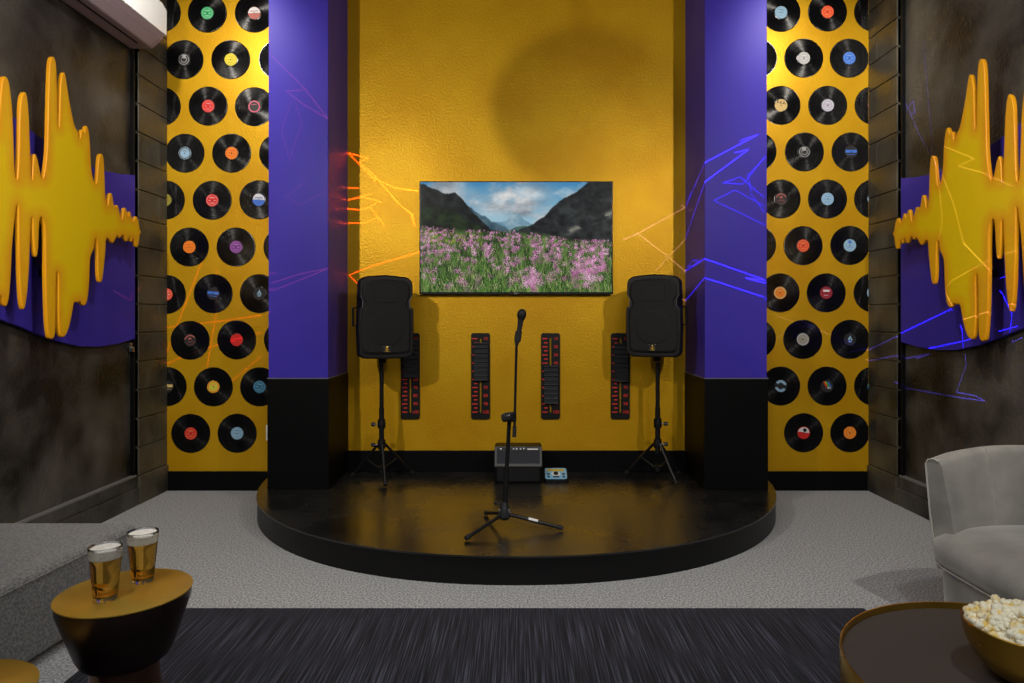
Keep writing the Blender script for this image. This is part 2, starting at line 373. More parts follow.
REC = {'left': [
 (161.5,12.7,'dark','grey','print'),(207.4,13.2,'green','white','print'),(254.4,13.2,'rosy','white','half'),
 (184.1,59.7,'dark','silver','thinring'),(230.9,59.7,'yellow','olive','print'),(278.5,59.7,'dark','grey','print'),
 (161.5,106.5,'dark','grey','print'),(208.3,106.2,'red','silver','print'),(254.4,106.7,'dark','pink','ring'),
 (185.1,153.2,'ltblue','grey','ring'),(231.7,153.2,'orange','red','print'),(278.7,153.2,'dark','grey','print'),
 (165.5,200,'olive','dark','print'),(212.3,200.3,'red','white','print'),(258.9,199.8,'blue','white','half'),
 (189.5,247,'orange','red','print'),(236.1,247,'purple','lilac','print'),(283,247,'dark','grey','print'),
 (166.5,294.4,'redorange','white','print'),(213.3,293.6,'dark','blue','band'),(259.4,293.6,'dark','ltblue','tri'),
 (190.3,340.3,'dark','rosy','arc'),(236.8,339.8,'red','crimson','print'),(283.5,339.8,'dark','grey','print'),
 (167.3,386.5,'dark','tan','band'),(213.5,386.8,'ygreen','orange','ring'),(259.7,386.8,'teal','ltblue','print'),
 (190.9,433.4,'red','tan','print'),(237.3,433.2,'ltblue','teal','print')],
 'right': [
 (780.9,12.5,'ltblue','teal','print'),(827.4,12,'redorange','tan','print'),(873.5,12,'dark','grey','print'),
 (757.5,58.2,'dark','grey','print'),(803.7,58.2,'silver','white','print'),(849.1,58.2,'blue','ltblue','print'),
 (780.9,105.4,'tan','dark','topbars'),(827.6,105.4,'lilac','white','print'),(874,105.4,'pink','white','print'),
 (757,151.5,'dark','grey','print'),(804.3,152,'dark','silver','thinring'),(851,152,'dark','blue','band'),
 (781,199,'dark','rosy','arc'),(827.4,199,'ltblue','blue','print'),(873.5,199,'ltblue','white','print'),
 (756.5,245,'dark','grey','print'),(803,245.7,'redorange','tan','print'),(849.7,245.4,'ltblue','blue','dot'),
 (780,292.8,'orange','tan','ring'),(826.1,292.8,'crimson','white','topmark'),(873,292.8,'ltblue','white','print'),
 (756.3,338.5,'dark','grey','print'),(802.7,339.3,'greytan','silver','ring'),(849.9,339.3,'dark','ltblue','tri'),
 (780.6,386,'dark','ltblue','bluering'),(827,386,'dark','lilac','rainbow'),(873.5,386,'teal','ltblue','print'),
 (803.5,432.7,'red','white','dogcap'),(849.7,432.7,'orange','tan','print')]}
NAMES = dict(ltblue='light blue', dark='black', redorange='orange-red', ygreen='yellow-green', rosy='rosy', greytan='grey-tan', lilac='lilac silver')
DESC = dict(thinring='thin silver rings', ring='a contrasting outer ring', half='a two-tone half print', band='a coloured band', arc='a red arc of print',
            tri='a small pale blue triangle', topbars='dark bars of print on top', topmark='a white mark on top', dot='a small dark dot',
            dogcap='a white cap of print', bluering='a broken blue ring', rainbow='a small rainbow stripe')
rng = random.Random(3)
for side in ('left', 'right'):
    ys = []
    for px, py, base, acc, style in REC[side]:
        row = min(9, int(round((py-12.7)/46.7)))
        x, z = onw(px, py)
        lo, hi = (XL+.0005, 99) if side == 'left' else (-99, XR-.0045)
        cutw = x-.153 < lo or x+.153 > hi
        far = (px > 275 or px < 758)
        place = {'left': ['', ''], 'right': ['', '']}
        if side == 'left': hid = px > 275; edge = px < 170
        else: hid = px < 758; edge = px > 870
        where = 'partly hidden behind the %s purple column' % side if hid else ('cut off by the dark corner pilaster' if edge else
                ('nearer the purple column' if ((side == 'left') == (px > 222)) else 'nearer the dark side wall') if row in (1, 3, 5, 7, 9) or row in (0, 2, 4, 6, 8) else '')
        if not hid and not edge and row % 2 == 0: where = ('middle of its row' if abs(px-(210 if side == 'left' else 826)) < 8 else 'beside the purple column')
        lab = '%s-label record%s in %s row of %s gold panel, %s' % (NAMES.get(base, base), (' with '+DESC[style]) if style in DESC and not hid and not edge else '', ROW[row], side, where)
        ws = lab.split()
        if len(ws) > 16:
            lab = lab.replace('partly hidden behind the %s purple column' % side, 'half behind column').replace('nearer the ', 'nearer ').replace('cut off by the dark corner pilaster', 'cut off at corner').replace('middle of its row', 'mid-row').replace('beside the ', 'beside ')
        if len(lab.split()) > 16: lab = lab.replace(' of %s gold panel' % side, ' %s panel' % side).replace('nearer dark side wall', 'nearer side wall').replace(' in ', ' ')
        if len(lab.split()) > 16: print('LONG', lab)
        r = thing('vinyl_record', lab, 'record', (x, WY, z), 0, 'vinyl records on the %s gold panel' % side)
        me, lm = DISC, label_mesh(base, acc, style)
        if cutw:
            def cut(m0):
                b = bmesh.new(); b.from_mesh(m0)
                for pl, sg in ((lo-x, -1), (hi-x, 1)):
                    if abs(pl) > .16: continue
                    bmesh.ops.bisect_plane(b, geom=b.verts[:]+b.edges[:]+b.faces[:], plane_co=(pl, 0, 0), plane_no=(sg, 0, 0), clear_outer=True)
                m1 = m0.copy(); b.to_mesh(m1); n = len(b.faces); b.free(); return m1, n
            me, _ = cut(me); lm, nf = cut(lm)
        else: nf = 1
        a = rng.uniform(-.2, .2)
        obj('disc', me, M['vinyl'], r)
        if nf:
            l = obj('center_label', lm, M['bezel'], r)
            if not cutw: l.rotation_euler = (0, a, 0)

# outlet
t = thing('wall_outlet', 'white outlet plate low on the gold wall beside the left column', 'outlet', (-1.915, WY, .45))
bm = B(); box(bm, -.04, .04, -.006, 0, -.06, .06, bev=.002); obj('cover_plate', bm, M['white'], t)
bm = B(); box(bm, -.018, .018, -.009, -.005, .008, .038, bev=.002); box(bm, -.018, .018, -.009, -.005, -.038, -.008, bev=.002); obj('socket', bm, M['white'], t)

# ------------------------------------------------------------------ television
def screen_mesh():
    W, Hh = 388, 226; R = np.random.RandomState(5)
    def vn(sx, sy, seed, octv=5):
        r = np.random.RandomState(seed); out = np.zeros((Hh, W)); amp = 1; tot = 0
        for o in range(octv):
            gx, gy = int(sx*2**o)+2, int(sy*2**o)+2; g = r.rand(gy+1, gx+1)
            X = np.linspace(0, gx-1.001, W); Y = np.linspace(0, gy-1.001, Hh)
            xi = X.astype(int); yi = Y.astype(int); fx = X-xi; fy = Y-yi; fx = fx*fx*(3-2*fx); fy = fy*fy*(3-2*fy)
            a = g[np.ix_(yi, xi)]; b = g[np.ix_(yi, xi+1)]; c = g[np.ix_(yi+1, xi)]; d = g[np.ix_(yi+1, xi+1)]
            out += amp*((a*(1-fx)+b*fx)*(1-fy[:, None])+(c*(1-fx)+d*fx)*fy[:, None]); tot += amp; amp *= .55
        return out/tot
    u = np.linspace(0, 1, W)[None, :].repeat(Hh, 0); v = np.linspace(0, 1, Hh)[:, None].repeat(W, 1)
    img = np.zeros((Hh, W, 3))
    def mix(a, b, t): return a*(1-t[..., None])+b*t[..., None]
    sky = mix(np.array([60, 125, 170.]), np.array([150, 185, 200.]), np.clip(v*2.6, 0, 1))
    cl = vn(5, 5, 1, 6); m = np.clip((cl-.36)*5, 0, 1)*np.clip(1.25-np.exp(-((u-.28)**2/.01+(v-.05)**2/.02)), 0, 1)
    m = np.maximum(m, np.exp(-((u-.42)**2/.02+(v-.22)**2/.006)))
    m = np.maximum(m, .9*np.exp(-((u-.57)**2/.012+(v-.1)**2/.012)))
    shade = vn(8, 8, 2, 5); img[:] = mix(sky, mix(np.array([125, 135, 145.]), np.array([225, 225, 222.]), np.clip(shade*2.2-.55, 0, 1)), m)
    def ridge(pts, col1, col2, seed, jag=.012, fade=None):
        px_, py_ = zip(*pts); r = np.interp(u[0], px_, py_)+(vn(40, 1, seed, 3)[0]-.5)*jag*2
        k = np.clip((v-r[None, :])*80, 0, 1); tex = vn(26, 18, seed+10, 5)
        img[:] = mix(img, mix(np.array(col1, float), np.array(col2, float), np.clip(tex*2-.5, 0, 1)), k)
    ridge([(0, .42), (.4, .36), (.45, .345), (.47, .30), (.48, .285), (.515, .28), (.535, .33), (.58, .38), (.66, .40), (1, .42)], (92, 130, 152), (150, 172, 182), 3)
    ridge([(0, .16), (.12, .13), (.2, .14), (.28, .25), (.33, .30), (.38, .36), (.46, .42), (1, .6)], (48, 72, 88), (80, 105, 115), 4)
    ridge([(0, .6), (.46, .43), (.5, .40), (.57, .39), (.63, .36), (.70, .33), (1, .2)], (45, 72, 68), (70, 100, 92), 5)
    ridge([(0, .0), (.05, .04), (.13, .10), (.18, .09), (.22, .15), (.27, .26), (.33, .36), (.37, .42), (1, .7)], (10, 13, 15), (40, 45, 44), 6)
    ridge([(0, .8), (.52, .42), (.58, .385), (.65, .30), (.69, .22), (.75, .14), (.82, .08), (.88, -.02), (1, -.1)], (14, 17, 20), (50, 54, 54), 7)
    sc = np.clip((vn(14, 14, 30, 4)-.5)*8, 0, 1)*np.exp(-((v-(.58-(u-.6)*.75))**2/.0009))*(u > .6)
    img[:] = mix(img, np.array([140, 138, 125.]), sc*.8)
    img[:] = mix(img, np.array([26, 40, 26.]), np.clip((v-(.62-.18*(u-.7)))*14, 0, 1)*(u > .68))
    ridge([(0, .20), (.1, .22), (.18, .26), (.24, .32), (.3, .38), (.36, .44), (1, .8)], (8, 14, 9), (34, 50, 26), 8, .03)
    # meadow
    g = vn(50, 10, 9, 4); edge = np.interp(u[0], [0, .2, .3, .5, .6, .8, 1], [.38, .42, .42, .44, .44, .5, .52])
    base = mix(np.array([24, 40, 18.]), np.array([96, 122, 62.]), np.clip(g*2-.5, 0, 1)); k = np.clip((v-edge[None, :])*18, 0, 1); img[:] = mix(img, base, k)
    def stroke(x, y, ln, wd, col, tilt=0., al=.8):
        for s_ in range(int(ln)):
            xx = int(x+tilt*s_); yy = int(y-s_)
            w_ = max(1, int(round(wd*(1-.5*s_/max(ln, 1)))))
            if 0 <= yy < Hh and xx >= 0 and xx < W: img[yy, xx:min(W, xx+w_)] = img[yy, xx:min(W, xx+w_)]*(1-al)+np.array(col)*al
    greens = [(70, 120, 50), (50, 96, 40), (110, 150, 72), (150, 160, 100), (34, 66, 28), (90, 140, 50), (168, 172, 120)]
    pinks = [(190, 110, 165), (214, 138, 190), (160, 86, 140), (224, 164, 205), (172, 120, 150)]
    n = 5200
    for i in range(n):
        f = (i/n)**1.0; x = R.randint(0, W); e = np.interp(x/W, [0, .2, .5, .8, 1], [.42, .45, .46, .54, .55])
        y = (e+f*(1.08-e))*Hh; sz = 3+f*13
        if R.rand() < .80:
            c = np.array(greens[R.randint(7)])*(.62+.42*R.rand())
            if x/W < .32 and f < .2 and R.rand() < .5: c = np.array([160, 160, 40])
            stroke(x, y, sz, 1+f*1.2, c, R.uniform(-.5, .5))
        dens = (.34*(1-f)**2+.015+.16*math.exp(-((x/W-.88)**2/.006+(f-.55)**2/.05))+.5*math.exp(-((x/W-.565)**2/.0007+(f-.82)**2/.02))+.3*math.exp(-((x/W-.34)**2/.0008+(f-.28)**2/.008))+.25*math.exp(-((x/W-.78)**2/.0015+(f-.08)**2/.008))+.2*math.exp(-((x/W-.18)**2/.0012+(f-.6)**2/.008)))*(.4+1.2*(math.sin(x*.11)*math.sin(x*.031+2) > -.2))*(1 if .35 < x/W < .97 or f < .12 or R.rand() < .55 else .3)
        if R.rand() < dens:
            c = np.array(pinks[R.randint(5)])*(.9+.25*R.rand()); r_ = 1.2+f*3.4
            for q in range(int(7+f*44)):
                xx = int(x+R.normal()*r_); yy = int(y-sz-R.rand()*(3+f*9)+R.normal()*r_*.4)
                if 0 <= xx < W and 0 <= yy < Hh: img[yy, xx] = img[yy, xx]*.25+c*.75*(.8+.4*R.rand())
    img = np.clip(img/255, 0, 1)**2.2
    sw, sh = 1.468, .842
    me = bpy.data.meshes.new('screen')
    xs = np.linspace(-sw/2, sw/2, W+1); zs = np.linspace(sh/2, -sh/2, Hh+1)
    co = np.zeros((Hh+1, W+1, 3), np.float32); co[..., 0] = xs[None, :]; co[..., 2] = zs[:, None]
    idx = np.arange((Hh+1)*(W+1)).reshape(Hh+1, W+1)
    fc = np.stack([idx[:-1, :-1], idx[1:, :-1], idx[1:, 1:], idx[:-1, 1:]], -1).reshape(-1, 4)
    me.vertices.add(co.size//3); me.vertices.foreach_set('co', co.ravel())
    me.loops.add(fc.size); me.loops.foreach_set('vertex_index', fc.ravel().astype(np.int32))
    me.polygons.add(len(fc)); me.polygons.foreach_set('loop_start', np.arange(0, fc.size, 4, dtype=np.int32))
    me.update(calc_edges=True); me.validate()
    at = me.color_attributes.new('picture', 'FLOAT_COLOR', 'CORNER')
    cc = np.ones((Hh*W, 4, 4), np.float32); cc[..., :3] = img.reshape(-1, 1, 3); at.data.foreach_set('color', cc.ravel())
    return me
m = mat('screen_glow', (.004, .004, .005), .35, spec=.15); n, l = nt(m)
a = n.new('ShaderNodeAttribute'); a.attribute_name = 'picture'; l.new(a.outputs['Color'], n['Principled BSDF'].inputs['Emission Color'])
n['Principled BSDF'].inputs['Emission Strength'].default_value = .85
TY = 5.262; x0, z1 = onw(419.3, 181, TY); x1, z0 = onw(613, 294, TY)
t = thing('television', 'wall-mounted flat television showing a mountain meadow of pink flowers', 'television', ((x0+x1)/2, WY, (z0+z1)/2))
w2, h2 = (x1-x0)/2, (z1-z0)/2
bm = B(); box(bm, -w2, w2, -.062, -.022, -h2, h2, bev=.003); obj('frame', bm, M['bezel'], t)
bm = B(); box(bm, -.35, .35, -.024, 0, -.2, .2, bev=.004); obj('wall_bracket', bm, M['plastic'], t)
sm = screen_mesh(); k = (w2-.009)/.734, (h2-.012)/.421; sm.transform(Matrix.Diagonal((k[0], 1, k[1], 1)))
obj('screen', sm, m, t, loc=(0, -.0665, .003))
bm = B(); box(bm, -.018, .018, -.0672, -.065, -h2+.003, -h2+.008); obj('brand_mark', bm, M['chrome'], t)
bm = B(); box(bm, -w2+.002, w2-.002, -.066, -.060, -h2, -h2+.010); obj('lower_bezel', bm, M['bezel'], t)

# ------------------------------------------------------------------ fader panels
def fader_panel():
    r = thing('fader_panel', 'x', 'wall decoration', (0, WY, 0), 0, 'oversized mixer fader panels on the alcove wall')
    w_, h_ = .0735, .335
    pl = curve_mesh([rrect(-w_, w_, -h_, h_, .018), rrect(-.006, .006, -.285, .30, .004)[::-1]], .008, .002)
    pl.transform(Matrix.Translation((0, -.0085, 0)) @ FACE); obj('faceplate', pl, M['plastic'], r)
    bm = B()
    for k in range(10):
        z = .292-k*.0635
        for q, wd in ((0, .040), (1, .026)):
            zz = z-q*.0318
            if zz < -.29: continue
            box(bm, -.064+(.04-wd), -.024, -.0178, -.0165, zz-.0042, zz+.0042)
        add_me(bm, text_mesh(str((k+1)*10), .034, .0006), Matrix.Translation((.040, -.0172, z)) @ FACE)
    obj('scale_marks', bm, M['red'], r)
    return r
def fader_cap():
    bm = B(); hh = .142
    box(bm, -.005, .005, -.03, -.012, -.1, .1)
    prof = []                                     # ridged saddle profile in (y, z)
    n_ = 8
    for k in range(n_+1):
        z = -hh+2*hh*k/n_; d = .040+.016*abs(2*k/n_-1)**1.5
        prof += [(-d+.006, z-.004), (-d, z), (-d+.003, z+.006)]
        if k < n_: prof += [(-d+.012, z+.010), (-d+.012, z+2*hh/n_-.008)]
    vs = [[bm.verts.new((x, y, z)) for y, z in prof+[(-.020, hh+.008), (-.020, -hh-.006)]] for x in (-.050, .056)]
    n_ = len(vs[0])
    bm.faces.new(vs[0]); bm.faces.new(vs[1][::-1])
    for k in range(n_): bm.faces.new((vs[0][k], vs[1][k], vs[1][(k+1) % n_], vs[0][(k+1) % n_]))
    bmesh.ops.recalc_face_normals(bm, faces=bm.faces)
    return bm
fp0 = fader_panel(); cap0 = obj('fader_cap', fader_cap(), mat('fader_cap_grey', (.022, .024, .028), .35), fp0)
for i, (px, cpy, lb) in enumerate(((410.2, 359, 'black and red fader panel partly behind the left loudspeaker'), (480.5, 362, 'black fader panel left of the microphone, slider near its top'),
                   (550.6, 385, 'black fader panel whose slider sits low, right of the microphone'), (620.5, 363, 'black and red fader panel partly behind the right loudspeaker'))):
    if i == 0: r = fp0; cap = cap0
    else:
        r = fp0.copy(); C.objects.link(r)
        for ch in list(fp0.children):
            c = ch.copy(); C.objects.link(c); c.parent = r
            if ch == cap0: cap = c
    r['label'] = lb; x, z = onw(px, 376.2, 5.31); r.location = (x, WY, z)
    cap.location = (0, 0, onw(px, cpy, 5.28)[1]-z)

# ------------------------------------------------------------------ loudspeakers and stands
def spk_outline(w_, h_, notch=.028):
    # half outline from bottom centre to top centre (x >= 0), z from 0 to h_
    p = [(0, 0), (w_*.80, .004)]
    for k in range(5): a = -90+90*k/4; p.append((w_*.97-.03+.03*math.cos(math.radians(a)), .045+.035*math.sin(math.radians(a))))
    p += [(w_*1.0, h_*.35), (w_*.99, h_*.52), (w_*.985, h_*.585), (w_-notch, h_*.625), (w_-notch*1.02, h_*.70), (w_-notch*.45, h_*.745), (w_*.96, h_*.775)]
    p += [(w_*.955, h_*.86)]
    for k in range(6): a = 90*k/5; p.append((w_*.955-.07+.07*math.cos(math.radians(a)), h_*.985-.06+.06*math.sin(math.radians(a))))
    p += [(0, h_)]
    return p+[(-x, z) for x, z in p[::-1][1:-1]]
def loft(bm, rings, mi=0):
    vr = [[bm.verts.new(c) for c in r] for r in rings]; n = len(vr[0])
    for a, b in zip(vr, vr[1:]):
        for k in range(n): f = bm.faces.new((a[k], a[(k+1) % n], b[(k+1) % n], b[k])); f.material_index = mi
    bm.faces.new(vr[0]); bm.faces.new(vr[-1][::-1]); bmesh.ops.recalc_face_normals(bm, faces=bm.faces)
def grille_mat():
    m = mat('speaker_grille', (.007, .007, .008), .6, spec=.3); n, l = nt(m)
    tc = n.new('ShaderNodeTexCoord'); v = n.new('ShaderNodeTexVoronoi'); v.inputs['Scale'].default_value = 140; v.inputs['Randomness'].default_value = .1
    l.new(tc.outputs['Object'], v.inputs['Vector']); b = n.new('ShaderNodeBump'); b.inputs['Strength'].default_value = .6; b.inputs['Distance'].default_value = .002
    l.new(v.outputs['Distance'], b.inputs['Height']); l.new(b.outputs[0], n['Principled BSDF'].inputs['Normal']); return m
M['grille'] = grille_mat()
def speaker(s, loc, rz, lb):
    t = thing('loudspeaker', lb, 'loudspeaker', loc, rz, 'loudspeakers on tripod stands')
    W_, H_ = .198, .595; o = spk_outline(W_, H_)
    o2 = spk_outline(W_, H_, .005)
    def ring(pts, y, sx, sz=1., dz=0.): return [(x*sx, y, H_/2+(z-H_/2)*sz+dz) for x, z in pts]
    bm = B(); loft(bm, [ring(o, -.165, .955, .965), ring(o, -.158, .99, .99), ring(o, -.14, 1), ring(o, -.055, 1), ring(o2, -.02, .97), ring(o2, .05, .86, .98), ring(o2, .12, .70, .94), ring(o2, .15, .55, .86)])
    obj('cabinet', bm, M['plastic'], t)
    bm = B(); g = spk_outline(W_, H_, .032)
    loft(bm, [ring(g, -.160, .90, .90), ring(g, -.172, .88, .885), ring(g, -.178, .80, .84)]); obj('grille', bm, M['grille'], t)
    bm = B()
    lathe(bm, [(.0, .0), (.05, .0), (.115, .003), (.125, .002), (.128, 0)], 40, mtx=Matrix.Translation((0, -.176, .215)) @ Matrix.Rotation(PI/2, 4, 'X'))
    obj('woofer_dome', bm, M['grille'], t, smooth=True)
    bm = B(); box(bm, -.085, .085, -.181, -.174, .40, .52, bev=.003); obj('horn', bm, M['grille'], t)
    bg = obj('badge', (lambda b: (box(b, -.03, .03, -.186, -.174, .048, .092, bev=.003), b)[1])(B()), M['plastic2'], t)
    bm = B()
    box(bm, -.004, .004, -.190, -.185, .055, .084, bev=.001); sphere(bm, (0, -.187, .083), .0065, n=8)
    for sx in (-1, 1): tube(bm, [(0, -.188, .062), (sx*.009, -.188, .064), (sx*.012, -.188, .074)], .0022, 6)
    box(bm, -.016, .016, -.190, -.185, .052, .056)
    obj('emblem', bm, mat('gold_emblem', (.75, .5, .06), .3, .6), bg)
    for sx in (-1, 1):
        bm = B(); x = sx*.19
        tube(bm, [(x*.95, -.01, .23), (x+sx*.022, -.01, .235), (x+sx*.022, -.01, .36), (x*.93, -.01, .365)], .009, 8)
        obj('side_handle', bm, M['plastic'], t)
    bm = B(); box(bm, -.1, .1, .14, .158, .1, .4, bev=.004); obj('rear_panel', bm, M['plastic2'], t)
    bm = B(); lathe(bm, [(0, -.035), (.026, -.035), (.028, .012), (0, .012)], 20); obj('pole_socket', bm, M['plastic'], t)
    # highlight on the scooped handle recesses, painted as a lighter edge
    for sx in (-1, 1):
        bm = B(); tube(bm, [(sx*.190, -.161, H_*.57), (sx*.168, -.163, H_*.61), (sx*.164, -.163, H_*.70), (sx*.182, -.163, H_*.75)], .0028, 6)
        obj('recess_edge', bm, M['greyp'] if False else mat('edge_highlight', (.10, .10, .11), .35), t)
    return t
def spk_stand(c, feet, ztop, lb, kx):
    t = thing('speaker_stand', lb, 'stand', (c[0], c[1], .148), 0, 'tripod stands under the loudspeakers')
    zt = ztop-.148
    bm = B(); tube(bm, [(0, 0, .20), (0, 0, zt-.33)], .019, 16); obj('lower_pole', bm, M['metalb'], t)
    bm = B(); tube(bm, [(0, 0, zt-.36), (0, 0, zt)], .0155, 16); obj('upper_pole', bm, M['metalb'], t)
    for z, nm in ((.42, 'height_collar'), (.27, 'leg_hub')):
        bm = B(); lathe(bm, [(.019, -.03), (.028, -.03), (.030, .0), (.027, .035), (.019, .04)], 20, c=(0, 0, z)); h = obj(nm, bm, M['plastic'], t)
        bm = B(); tube(bm, [(.02*kx, -.01, z), (.055*kx, -.012, z)], .006, 8); lathe(bm, [(0, -.016), (.014, -.014), (.016, .0), (.014, .012), (0, .014)], 12, mtx=Matrix.Translation((.058*kx, -.012, z)) @ Matrix.Rotation(PI/2, 4, 'Y'))
        obj('knob', bm, M['plastic2'], h)
    for fx, fy in feet:
        d = Vector((fx-c[0], fy-c[1], 0)); u = d.normalized()
        bm = B(); tube(bm, [u*.025+Vector((0, 0, .275)), d*.55+Vector((0, 0, .145)), d*.97+Vector((0, 0, .020))], .0105, 10)
        lg = obj('leg', bm, M['metalb'], t)
        bm = B(); tube(bm, [d*.92+Vector((0, 0, .032)), d*1.0+Vector((0, 0, .0155))], .0145, 10); obj('foot_cap', bm, M['rubber'], lg)
        bm = B(); tube(bm, [u*.018+Vector((0, 0, .09)), d*.5+Vector((0, 0, .152))], .006, 8); obj('brace', bm, M['metalb'], t)
    bm = B(); lathe(bm, [(.015, -.02), (.024, -.02), (.024, .02), (.015, .02)], 16, c=(0, 0, .09)); obj('brace_ring', bm, M['plastic'], t)
def gp(px, py, z=.148):
    y = (H-z)*F/(py-VY); return ((px-VX)*y/F, y)
cR = (1.040, 5.03); cL = (-.988, 5.00)
spk_stand(cR, [gp(626, 475), gp(677, 486), (1.24, 5.20)], 1.018, 'black tripod stand carrying the right loudspeaker', 1)
f1 = gp(385.5, 487.5)
spk_stand(cL, [f1, (-1.235, 5.13), (-.79, 5.20)], 1.018, 'black tripod stand carrying the left loudspeaker', -1)
speaker(1, (cR[0]-.01, cR[1]-.02, 1.064), -math.radians(21), 'black loudspeaker on tripod beside the right purple column')
speaker(-1, (cL[0]+.01, cL[1]-.02, 1.055), math.radians(21), 'black loudspeaker on tripod beside the left purple column')

# ------------------------------------------------------------------ amplifier
x0, _ = onw(494.3, 0, 4.93); x1, _ = onw(542.3, 0, 4.93)
t = thing('guitar_amplifier', 'small black practice amplifier on the stage behind the microphone stand', 'amplifier', ((x0+x1)/2, 5.03, .148))
hw = (x1-x0)/2
bm = B()
vs = [(-.10, .006), (-.10, .123), (-.032, .256), (.13, .256), (.13, .006)]      # (y,z) side profile with a leaning front
for sgn in (0,):
    a = [bm.verts.new((-hw, y, z)) for y, z in vs]; b = [bm.verts.new((hw, y, z)) for y, z in vs]
    bm.faces.new(a); bm.faces.new(b[::-1])
    for k in range(5): bm.faces.new((a[k], b[k], b[(k+1) % 5], a[(k+1) % 5]))
bmesh.ops.recalc_face_normals(bm, faces=bm.faces); bmesh.ops.bevel(bm, geom=bm.edges[:], offset=.006, segments=2, affect='EDGES')
obj('cabinet', bm, M['black'], t)
ang = math.atan2(.068, .133); LM = Matrix.Translation((0, -.1025, .123)) @ Matrix.Rotation(-ang, 4, 'X') @ Matrix.Diagonal((1, 1, .79, 1))
fr = curve_mesh([rrect(-hw+.002, hw-.002, .002, .188, .006), rrect(-hw+.018, hw-.018, .028, .178, .004)[::-1]], .004, .001)
fr.transform(LM @ FACE); obj('front_frame', fr, mat('amp_grey_trim', (.055, .055, .055), .5), t)
bm = B(); box(bm, -hw+.016, hw-.016, -.002, .004, .026, .145, mtx=LM); obj('grille_cloth', bm, noisy(mat('amp_grille', (.04, .042, .05), .8), (.012, .013, .018), (.03, .032, .042), 220), t)
bm = B(); box(bm, -hw+.016, hw-.016, -.003, .004, .146, .180, mtx=LM); cp = obj('control_panel', bm, M['plastic'], t)
for k, kx in enumerate((-.128, -.035, -.012, .016, .04)):
    bm = B(); lathe(bm, [(0, 0), (.0085, 0), (.007, .012), (0, .012)], 12, mtx=LM @ Matrix.Translation((kx, -.003, .163)) @ Matrix.Rotation(PI/2, 4, 'X'))
    obj('knob', bm, M['chrome'], cp)
bm = B(); box(bm, .066, .144, -.0054, -.003, .158, .168, mtx=LM); obj('name_plate', bm, M['white'], cp)
bm = B(); box(bm, -hw+.02, hw-.02, -.103, -.098, .018, .112, bev=.002); obj('lower_panel', bm, M['grille'], t)
for sx in (-1, 1):
    for yy in (-.075, .10):
        bm = B(); lathe(bm, [(0, 0), (.014, 0), (.012, .008), (0, .008)], 12, c=(sx*(hw-.04), yy, 0)); obj('foot', bm, M['rubber'], t)
# ------------------------------------------------------------------ effects box
t = thing('effects_pedal', 'small light blue control box with a screen lying on the stage beside the amplifier', 'effects pedal', (.290, 5.03, .149))
t.rotation_euler = (math.radians(0), 0, 0)
LM = Matrix.Rotation(math.radians(24), 4, 'X')
bm = B()
lo_ = rrect(-.088, .088, -.065, .075, .02); 
pm = prism([(x, y+WY-.9) for x, y in lo_], 0, .02)
for v in pm.verts:
    if v.co.z > .01: v.co.z = .022+(v.co.y+.065)*.36
obj('housing', pm, M['plastic'], t)
SM = Matrix.Translation((0, 0, .022+.065*.36)) @ Matrix.Rotation(math.atan(.36), 4, 'X')
fm = curve_mesh([rrect(-.080, .080, -.066, .076, .018)], .003, .001); fm.transform(SM @ Matrix.Translation((0, 0, .002))); obj('top_panel', fm, M['ltblue'], t)
bm = B(); box(bm, -.062, .062, .030, .062, .004, .0065, mtx=SM); obj('display', bm, mat('lcd', (.55, .42, .08), .3), t)
bm = B(); lathe(bm, [(0, .004), (.034, .004), (.034, .007), (0, .007)], 24, c=(0, 0, 0), mtx=SM @ Matrix.Translation((0, -.004, 0)) @ Matrix.Diagonal((1, .8, 1, 1))); rg = obj('dial_ring', bm, M['white'], t)
bm = B(); lathe(bm, [(0, .007), (.018, .007), (.016, .016), (0, .016)], 20, mtx=SM @ Matrix.Translation((0, -.004, 0))); obj('dial', bm, M['plastic'], rg)
for bx_, by_, bw in ((-.055, -.008, .010), (.055, -.008, .010), (-.055, -.045, .009), (.055, -.045, .009), (0, -.045, .022)):
    bm = B(); box(bm, bx_-bw, bx_+bw, by_-.006, by_+.006, .004, .010, bev=.001, mtx=SM); obj('button', bm, M['plastic'], t)

# ------------------------------------------------------------------ microphone stand and microphone
c0 = (-.068, 3.86); t = thing('microphone_stand', 'black tripod microphone stand with boom in the middle of the stage', 'microphone stand', (*c0, .1485))
def L(x, y, z): return Vector((x-c0[0], y-c0[1], z-.148))
def px3(px, py, y): return Vector(((px-VX)*y/F-c0[0], y-c0[1], H-(py-VY)*y/F-.148))
hub = L(-.068, c0[1], .262)
top = px3(509.5, 418, 3.86)
bm = B(); tube(bm, [hub+Vector((0, 0, -.03)), hub.lerp(top, .45)], .0155, 16); obj('lower_tube', bm, M['metalb'], t, smooth=True, auto=40)
bm = B(); tube(bm, [hub.lerp(top, .42), hub.lerp(top, .47)], .018, 16); obj('tube_clutch', bm, M['plastic'], t, smooth=True, auto=40)
bm = B(); tube(bm, [hub.lerp(top, .45), top], .0115, 16); obj('upper_tube', bm, M['metalb'], t, smooth=True, auto=40)
bm = B(); lathe(bm, [(0, -.055), (.022, -.055), (.036, -.04), (.036, -.012), (.026, .012), (.018, .045), (0, .045)], 24, c=hub)
hb = obj('leg_hub', bm, M['plastic2'], t, smooth=True, auto=40)
bm = B(); tube(bm, [hub+Vector((-.01, 0, .03)), hub+Vector((-.045, 0, .036))], .006, 8); sphere(bm, hub+Vector((-.05, 0, .037)), .011, n=10); obj('lock_screw', bm, M['plastic'], hb)
